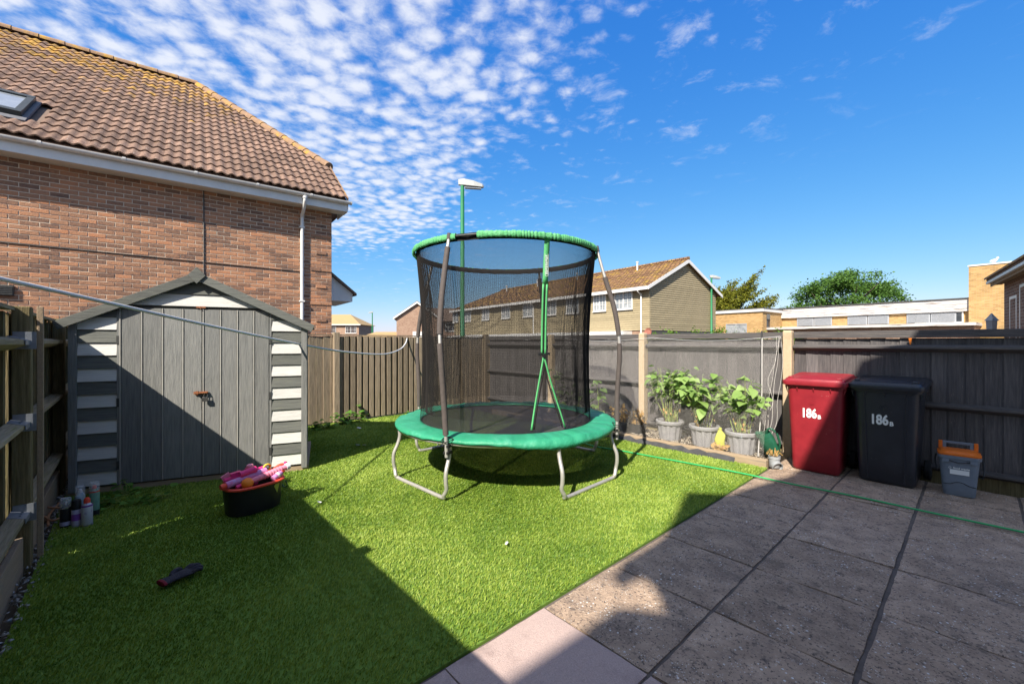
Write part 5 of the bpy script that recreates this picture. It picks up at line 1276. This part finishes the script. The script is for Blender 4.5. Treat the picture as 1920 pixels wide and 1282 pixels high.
# roof in stepped courses
sl = math.atan2(TRG - TEV, TDP/2); nC = 15
rfl = MB(); rfl.prism([(-.45, TEV - .18), (TDP/2, TRG), (TDP + .45, TEV - .18), (TDP + .4, TEV - .28), (TDP/2, TRG - .12), (-.4, TEV - .28)], (-TLN + 3.5, 0, 0), (0, 1, 0), (0, 0, 1), (TLN - 3.5 + .25, 0, 0))
rfl.add([(-TLN + 3.5, -.45, TEV - .18), (-TLN + 3.5, TDP/2, TRG), (-TLN + 3.5, TDP + .45, TEV - .18), (-TLN - .4, -.45, TEV - .18), (-TLN - .4, TDP + .45, TEV - .18)], [(0, 1, 3), (1, 2, 4), (1, 4, 3)])
roof_t = rfl.build('roof', 'terrace_tile', te)
L0 = math.hypot(TDP/2 + .45, TRG - TEV + .18)
for c in range(nC):
    t0, t1 = c/nC, (c + 1)/nC; y0 = -.47 + (TDP/2 + .47)*t0; zA = TEV - .18 + (TRG - TEV + .18)*t0; y1 = -.47 + (TDP/2 + .47)*t1; zB = TEV - .18 + (TRG - TEV + .18)*t1
    xl = -TLN + 3.5*t0 - .3*(1 - t0); n = 90
    vs = []; fs = []
    for i in range(n + 1):
        x = xl + (.27 - xl)*i/n; dz = .035 if i % 2 else .0
        vs += [(x, y0, zA + .055 + dz), (x, y1, zB + .02 + dz), (x, y0 + .01, zA - .0)]
    for i in range(n): a = i*3; fs += [(a, a+3, a+4, a+1), (a+3, a, a+2, a+5)]
    MB().add(vs, fs).build('tile_course', 'terrace_tile', roof_t)
m = MB(); m.tube([(-TLN + 3.4, TDP/2, TRG + .06), (.28, TDP/2, TRG + .06)], .12, 8); m.build('ridge', 'terrace_tile', roof_t)
m = MB(); m.box(-TLN - .3, .2, -.50, -.44, TEV - .34, TEV - .14); m.build('gutter', 'white_plastic', te)
for s in (0, 1):
    y0 = -.5 if s == 0 else TDP + .5
    m = MB(); m.prism([(y0, TEV - .36), (y0, TEV - .14), (TDP/2, TRG + .0), (TDP/2, TRG - .24)], (.24, 0, 0), (0, 1, 0), (0, 0, 1), (.04, 0, 0)); m.build('bargeboard', 'white_plastic', te)
for x in (-.55, -11.2):
    m = MB(); m.tube(bez([(x, -.46, TEV - .3), (x, -.4, TEV - .42), (x, -.12, TEV - .6), (x, -.1, TEV - .8), (x, -.1, 1.0)], 4), .05, 8); m.build('downpipe', 'white_plastic', te)
for x in (-3.3, -9.4, -14.6, -19.6):
    m = MB(); m.tube([(x, TDP/2 - .75, TRG - .5), (x, TDP/2 - .75, TRG + .22)], .06, 8); m.lathe([(.1, 0), (.1, .07)], 8, (x, TDP/2 - .75, TRG + .22)); m.build('vent_pipe', 'white_plastic', te)
m = MB(); m.box(-TLN, -1.3, -.9, -.02, 1.88, 2.12); m.build('canopy', 'white_plastic', te)
for k in range(8):
    x = -2.6 - k*2.9
    m = MB(); m.box(x, x + .14, -.85, -.7, 0, 1.88); m.build('canopy_post', 'white_plastic', te)
    window(te, x - 1.4, 1.0, 1.0, .8, -.03, 2, 1, bars=False)
m = MB(); m.lathe([(.02, 0), (.16, .03), (.26, .09), (.25, .09), (.15, .04)], 16, (.12, -.25, 2.02), Matrix.Rotation(R(80), 3, 'X')); m.tube([(.05, .02, 1.9), (.1, -.2, 2.0)], .02, 6); m.build('satellite_dish', 'terracotta', te)
# brick gable house left of the terrace
bg_ = thing('gable_house', 'pale brick house with white verges left of the terrace', 'house', W(-10.65, 60), R(12) + CAM)
m = MB(); m.prism([(-5.6, 0), (0, 0), (0, 4.9), (-2.8, 6.9), (-5.6, 4.9)], (0, 0, 0), (1, 0, 0), (0, 0, 1), (0, 8, 0)); m.build('wall', 'far_brick', bg_)
m = MB()
for s in (-1, 1): m.prism([(-2.8, 6.95), (-2.8 + s*3.2, 4.66), (-2.8 + s*3.2, 4.9), (-2.8, 7.22)], (0, -.25, 0), (1, 0, 0), (0, 0, 1), (0, 8.6, 0))
m.build('roof', 'far_dark_tile', bg_)
for s in (-1, 1):
    m = MB(); m.prism([(-2.8, 6.85), (-2.8 + s*3.25, 4.55), (-2.8 + s*3.25, 4.82), (-2.8, 7.12)], (0, -.32, 0), (1, 0, 0), (0, 0, 1), (0, .06, 0)); m.build('bargeboard', 'white_plastic', bg_)
m = MB(); m.box(-3.4, -1.6, -.04, .02, 1.9, 2.9); m.build('garage_door', 'white_plastic', bg_)
m = MB(); m.box(.02, 5.6, 1.2, 7.5, 0, 4.6); wg = m.build('side_wing', 'far_brick', bg_)
m = MB(); m.prism([(.6, 4.45), (4.35, 6.6), (8.1, 4.45)], (-2.6, 0, 0), (0, 1, 0), (0, 0, 1), (8.6, 0, 0)); m.build('wing_roof', 'far_dark_tile', wg)
window(bg_, 1.2, 3.0, 2.2, 1.2, 1.15, 3, 2, pane='glass')
# far hipped house and low roof
fh = thing('hipped_house', 'far brick house with hipped tan roof beside brick house corner', 'house', W(-36.5, 85), CAM)
m = MB(); m.box(-7, 5.6, 0, 9, 0, 5.0); m.build('wall', 'far_brick', fh)
m = MB(); m.add([(-7.4, -.4, 4.95), (6.0, -.4, 4.95), (6.0, 9.4, 4.95), (-7.4, 9.4, 4.95), (-3, 4.5, 7.25), (2.2, 4.5, 7.25)], [(0, 1, 5, 4), (1, 2, 5), (2, 3, 4, 5), (3, 0, 4), (0, 3, 2, 1)]); m.build('roof', 'far_tile', fh)
m = MB(); m.box(-7.5, 6.1, -.5, -.42, 4.8, 5.0); m.build('gutter', 'white_plastic', fh)
for x in (-5.4, -1.2, 2.9): window(fh, x, 3.2, 2.2 if x > -2 else 3.0, 1.4, -.03, 3, 2, pane='glass')
lb_ = thing('bungalow', 'low far bungalow with shallow tan roof under the horizon', 'house', W(-17.5, 60), CAM)
m = MB(); m.box(-4, 3, 0, 7, 0, 2.1); m.build('wall', 'far_brick', lb_)
m = MB(); m.add([(-4.4, -.4, 2.05), (3.4, -.4, 2.05), (3.4, 7.4, 2.05), (-4.4, 7.4, 2.05), (-3.0, 3.5, 2.95), (1.4, 3.5, 2.95)], [(0, 1, 5, 4), (1, 2, 5), (2, 3, 4, 5), (3, 0, 4), (0, 3, 2, 1)]); m.build('roof', 'far_tile', lb_)
# the yellow brick hall: long low range, end block and tower
YO = W(29.3, 27.0)
yb = thing('yellow_hall', 'long low yellow brick building with white peeling boards and tower', 'building', YO, tz)
YL = 11.05
m = MB(); m.box(-YL - 1.4, 0, .05, 9, 0, 3.45); m.build('wall', 'yellow_brick', yb)
for k in range(5):
    z = 3.42 + k*.155; m = MB(); m.prism([(-.16 + .0*k, z), (.2, z), (.2, z + .155), (-.13, z + .152)], (-YL, 0, 0), (0, 1, 0), (0, 0, 1), (YL, 0, 0)); m.build('fascia_board', 'white_boards', yb)
m = MB(); m.box(-YL - .1, .0, -.22, 9, 4.197, 4.27); m.build('flat_roof', 'roof_dark', yb)
x = -YL + 1.35
for pair in range(3):
    for q_ in range(2):
        m = MB(); m.box(x, x + 1.18, -.03, .045, 2.72, 3.40); sf = m.build('louvre_panel', 'louvre', yb)
        for k in range(9): MB().prism([(-.07, 2.76 + k*.07), (-.032, 2.80 + k*.07), (-.032, 2.775 + k*.07)], (x + .06, 0, 0), (0, 1, 0), (0, 0, 1), (1.06, 0, 0)).build('slat', 'louvre', sf)
        x += 1.22
    x += .95 - .1*pair
    if pair == 1: x += .05
window(yb, -2.55, 2.68, 2.3, .75, .02, 2, 1, pane='glass', bars=False)
m = MB(); m.box(-YL - 1.3, .5, -2.6, .0, 1.2, 2.42); m.build('low_wing', 'far_brick', yb)
m = MB(); m.box(-YL - 1.6, .6, -2.9, .0, 2.422, 2.60); m.build('low_roof', 'white_boards', yb)
# end block, standing forward of the range
EB = W((1430 - 960)/790*33.6, 33.6) - YO; eb = Matrix.Rotation(-tz, 3, 'Z') @ EB
m = MB(); m.box(eb.x - 5.6, eb.x, eb.y, eb.y + 6.5, 0, 3.86); ebw = m.build('end_block', 'yellow_brick', yb)
m = MB(); m.box(eb.x - 5.75, eb.x + .12, eb.y - .12, eb.y + 6.5, 3.862, 4.10); m.build('block_fascia', 'white_plastic', ebw)
m = MB(); m.box(eb.x - 5.78, eb.x + .15, eb.y - .15, eb.y + 6.5, 4.102, 4.16); m.build('block_roof', 'roof_dark', ebw)
window(ebw, eb.x - 2.9, 1.9, 1.7, 1.05, eb.y - .02, 2, 2, frame='louvre', pane='curtain_pane', bars=False)
m = MB(); m.box(eb.x - .01, eb.x + .02, eb.y + .7, eb.y + 1.3, 2.4, 3.7); m.build('slit_window', 'glass', ebw)
m = MB(); m.box(.02, 6.0, -.35, 4.2, 0, 6.20); tw = m.build('tower', 'yellow_brick', yb)
m = MB(); m.box(-.02, 6.05, -.40, 4.25, 6.202, 6.29); m.build('coping', 'white_plastic', tw)
# gull on the tower
gp_ = Matrix.Translation(YO) @ Matrix.Rotation(tz, 4, 'Z') @ Vector((1.05, .3, 6.29))
gu = thing('gull', 'white gull perched on top of the yellow brick tower', 'bird', gp_, CAM)
m = MB(); m.tube(bez([(-.30, 0, .16), (-.15, 0, .20), (.02, 0, .23), (.12, 0, .29), (.16, 0, .37), (.20, 0, .41), (.24, 0, .40)], 4), [.015, .03, .05, .065, .08, .088, .09, .09, .088, .085, .08, .072, .064, .057, .05, .05, .05, .05, .05, .05, .05, .048, .045, .035, .02], 10); m.build('body', 'gull', gu, smooth=60)
m = MB(); m.tube([(.24, 0, .40), (.31, 0, .385)], [.016, .004], 6); m.build('bill', 'toy_yellow', gu)
for s in (-1, 1): MB().tube([(.02, s*.03, .18), (.02, s*.03, 0)], .007, 5).build('leg', 'toy_orange', gu)
for s in (-1, 1): MB().tube([(.08, s*.075, .25), (-.12, s*.07, .21), (-.34, s*.03, .15)], [.03, .045, .01], 8, squash=.35).build('wing', 'lamp_grey', gu, smooth=60)
# the house at the right edge
RO = Vector((.498, 16.91, 0)); rz_ = math.atan2(-.993, .115)
rh = thing('right_house', 'shaded brick house with tiled eaves and white windows at right edge', 'house', RO, rz_)
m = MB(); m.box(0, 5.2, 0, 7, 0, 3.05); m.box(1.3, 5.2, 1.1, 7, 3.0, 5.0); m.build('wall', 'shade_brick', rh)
window(rh, .62, 1.0, .72, 1.55, .045, 1, 1, pane='glass_pale', bars=False, mull=False); window(rh, 1.62, 1.0, .62, 1.75, .045, 1, 1, pane='glass_pale', bars=False, mull=False)
m = MB(); m.prism([(-.27, 3.02), (1.3, 4.05), (1.3, 4.13), (-.30, 3.10)], (-.15, 0, 0), (0, 1, 0), (0, 0, 1), (5.6, 0, 0)); rr_ = m.build('lean_to_roof', 'far_dark_tile', rh)
for k in range(5):
    t0 = k/5; y0 = -.33 + 1.60*t0; zA = 3.09 + 1.03*t0
    MB().prism([(y0, zA), (y0, zA + .05), (y0 + .38, zA + .245), (y0 + .38, zA + .21)], (-.19, 0, 0), (0, 1, 0), (0, 0, 1), (5.4, 0, 0)).build('tile_course', 'ridge_tile', rr_)
m = MB(); m.box(-.12, 5.2, -.20, -.02, 2.94, 2.98); m.box(-.12, 5.2, -.225, -.201, 2.90, 3.04); m.build('soffit', 'bare_timber', rh)
m = MB(); m.box(-.14, 5.2, -.30, -.23, 2.97, 3.03); m.build('gutter', 'white_plastic', rh)
m = MB(); m.prism([(.55, 4.85), (4.0, 7.0), (7.4, 4.85), (7.4, 4.95), (4.0, 7.12), (.5, 4.96)], (.85, 0, 0), (0, 1, 0), (0, 0, 1), (4.5, 0, 0)); r2 = m.build('main_roof', 'far_dark_tile', rh)
m = MB(); m.box(.95, 5.2, .62, 1.1, 4.72, 4.84); m.build('upper_soffit', 'white_plastic', rh)
lt = thing('wall_lantern', 'grey metal lantern fixed at the right edge house corner', 'lantern', RO + Vector((-.12, .1, 0)), rz_)
for (n_, b_, m2) in (('frame', MB().lathe([(.10, 1.62), (.12, 1.64), (.12, 1.66)], 4, (-.12, -.08, 0)), 'lamp_grey'), ('glass', MB().lathe([(.09, 1.66), (.105, 2.0)], 4, (-.12, -.08, 0)), 'glass_pale'), ('hood', MB().lathe([(.14, 2.0), (.06, 2.12), (.01, 2.2)], 4, (-.12, -.08, 0)), 'lamp_grey'), ('arm', MB().box(-.12, .14, -.09, -.07, 2.05, 2.08), 'lamp_grey')): b_.build(n_, m2, lt)

# ------------------------------------------------------------------ street lamps
def lamp(label, px, Y, top, r, colm, ang):
    t = thing('street_lamp', label, 'street lamp', W((px - 960)/790*Y, Y), CAM + ang, 'street lamps beyond the fences')
    m = MB(); m.lathe([(r*1.5, 0), (r*1.5, 1.1), (r, 1.15), (r*.8, top)], 12); m.build('column', colm, t, smooth=40)
    m = MB(); m.tube([(-.06, 0, top + .02), (.12, 0, top + .04)], r*.8, 8); m.build('bracket', 'lamp_grey', t)
    m = MB(); rs = []
    for (x, w_, z0, z1) in ((-.12, .10, .0, .16), (.05, .16, -.02, .17), (.35, .2, -.06, .10), (.62, .14, -.08, .0), (.66, .06, -.07, -.03)):
        rs.append([(x, y_*w_/2*2, top + .02 + (z0 if k in (0, 1, 2) else z1)) for k, y_ in enumerate((-.5, 0, .5, .5, 0, -.5))])
    m.rings(rs); hd_ = m.build('lamp_head', 'lamp_grey', t)
    m = MB(); m.prism([(.08, .07), (.58, .06), (.58, -.06), (.08, -.07)], (0, 0, top - .055), (1, 0, -.07), (0, 1, 0), (0, 0, -.02)); m.build('diffuser', 'glass_pale', hd_)
lamp('tall green street lamp rising behind the trampoline', 867, 13.0, 6.25, .072, 'lamp_green', 0)
lamp('green street lamp in front of the terrace gable end', 1334, 30.0, 6.0, .075, 'lamp_green', 0)
lamp('thin grey street lamp far off above the brown fence', 698, 70.0, 6.3, .10, 'lamp_green', math.pi)
lamp('tiny farthest street lamp beside the far hipped house', 678, 125.0, 5.9, .11, 'lamp_green', math.pi)
# ------------------------------------------------------------------ trees and shrubs
def round_tree():
    c = W((1583 - 960)/790*60, 60); t = thing('broadleaf_tree', 'rounded dark green tree behind the yellow brick hall', 'tree', c, CAM)
    m = MB(); m.tube(bez([(0, 0, 0), (.1, 0, 2.5), (-.1, .1, 5)], 4), [.5, .46, .43, .4, .38, .36, .34, .32, .3], 10)
    r_ = random.Random(8)
    for k in range(12):
        a = k*.55; z = 3 + (k % 5)*.7; m.tube(bez([(0, 0, z), (2.4*math.cos(a), 2.4*math.sin(a), z + 1.6), (5.2*math.cos(a), 4.5*math.sin(a), z + 2.6 + r_.random()*2)], 4), [.2, .17, .15, .13, .11, .09, .07, .05, .03], 6)
    m.build('trunk', 'bark', t)
    cs = []
    r2 = np.random.default_rng(3)
    for k in range(125):           # clumps over an uneven dome
        u = r2.normal(size=3); u /= np.linalg.norm(u); u[2] = abs(u[2])*1.0 - .25
        rad = np.array([7.1, 6.0, 6.5])*(.60 + .46*r2.random()**.6); p = u*rad + np.array([0.2 + .6*u[2], 0, 6.1])
        if p[0] < -3: p[2] -= (abs(p[0]) - 3)*.45*(p[2] > 7)
        n = r2.integers(140, 290); q = r2.normal(size=(n, 3))*np.array([.62, .62, .36])*(.75 + .5*r2.random()); cs.append(p + q)
    c_ = np.concatenate(cs); c_ = c_[c_[:, 2] > 1.5]
    v, f = leaf_quads(c_, .15, .5, .4, r2); npmesh('crown', v, f, 'oak_leaf', t)
round_tree()
def cypress():
    c = W((1372 - 960)/790*46, 46); t = thing('cypress_tree', 'windswept golden green cypress right of the terrace', 'tree', c, CAM)
    m = MB(); m.tube(bez([(-1.2, 0, 0), (-1.1, 0, 3), (-.6, 0, 6.2)], 5), [.4 - .03*k for k in range(11)], 9); m.build('trunk', 'bark', t)
    r2 = np.random.default_rng(5); cs = []; lim = MB()
    for k in range(120):
        z0 = 1.2 + 5.6*r2.random(); a = r2.uniform(-math.pi, math.pi); right = math.cos(a) > 0
        ln = (2.5 + 2.6*max(0, math.cos(a))**1.0*(.55 + .6*r2.random()) - .5*(math.cos(a) < 0))*(1.15 - .06*abs(z0 - 4.2)) * (.75 + .35*r2.random())
        b = np.array([-1.0, 0, z0]); dr = np.array([math.cos(a), math.sin(a)*.7, 0])
        rise = .25 + .45*r2.random()
        n = int(ln*8)
        for i in range(n):
            u = (i + .5)/n; p = b + dr*ln*u + np.array([0, 0, rise*ln*(u**1.7)*.9 - .25*u*(1 - u)*ln])
            w_ = .30*(1 - u)**.6 + .05
            q = r2.normal(size=(int(12 + 14*(1 - u)), 3))*np.array([.22, w_, .13]); 
            q[:, 2] += np.abs(q[:, 0])*.25*np.sign(q[:, 0]); cs.append(p + q)
        if k % 3 == 0: lim.tube([tuple(b), tuple(b + dr*ln*.5 + np.array([0, 0, rise*ln*.22])), tuple(b + dr*ln*.9 + np.array([0, 0, rise*ln*.7]))], [.09, .05, .02], 5)
    for k in range(9):             # upright leaders
        b = np.array([-2.2 + .55*k, 0, 6.0 + .25*math.sin(k*2.0)]); h_ = 1.1 + .7*r2.random()
        for i in range(9): u = i/9; cs.append(b + np.array([.30*u, 0, h_*u]) + r2.normal(size=(16, 3))*np.array([.2*(1 - u) + .04, .2, .12]))
    lim.build('limbs', 'bark', t)
    v, f = leaf_quads(np.concatenate(cs), .10, .5, .2, r2); npmesh('crown', v, f, 'cypress_leaf', t)
cypress()
def shrub(label, px, Y, wd, z0, h, seed):
    r2 = np.random.default_rng(seed); t = thing('shrub', label, 'shrub', W((px - 960)/790*Y, Y), CAM, 'shrubs beyond the black fence')
    m = MB(); m.tube([(0, 0, 0), (.05, 0, h*.7)], [.06, .02], 6); m.build('stem', 'bark', t)
    cs = []
    for k in range(int(26*wd)):
        p = np.array([r2.uniform(-wd/2, wd/2), r2.uniform(-.5, .5), z0 + (h - z0)*r2.random()**.6*(1 - .5*abs(r2.uniform(-1, 1)))]); cs.append(p + r2.normal(size=(40, 3))*.16)
    v, f = leaf_quads(np.concatenate(cs), .07, .4, .2, r2); npmesh('foliage', v, f, 'shrub_leaf', t)
shrub('green shrub at the terrace gable below the satellite dish', 1245, 25.0, 1.9, .8, 2.05, 1)
shrub('large green shrub under the right street lamp', 1318, 27.5, 2.6, .8, 2.45, 2)
shrub('green shrub under the window of the yellow end block', 1400, 30.0, 2.3, .8, 2.2, 3)
shrub('low green shrub behind the concrete fence post', 1478, 24.0, 1.5, .8, 2.0, 4)
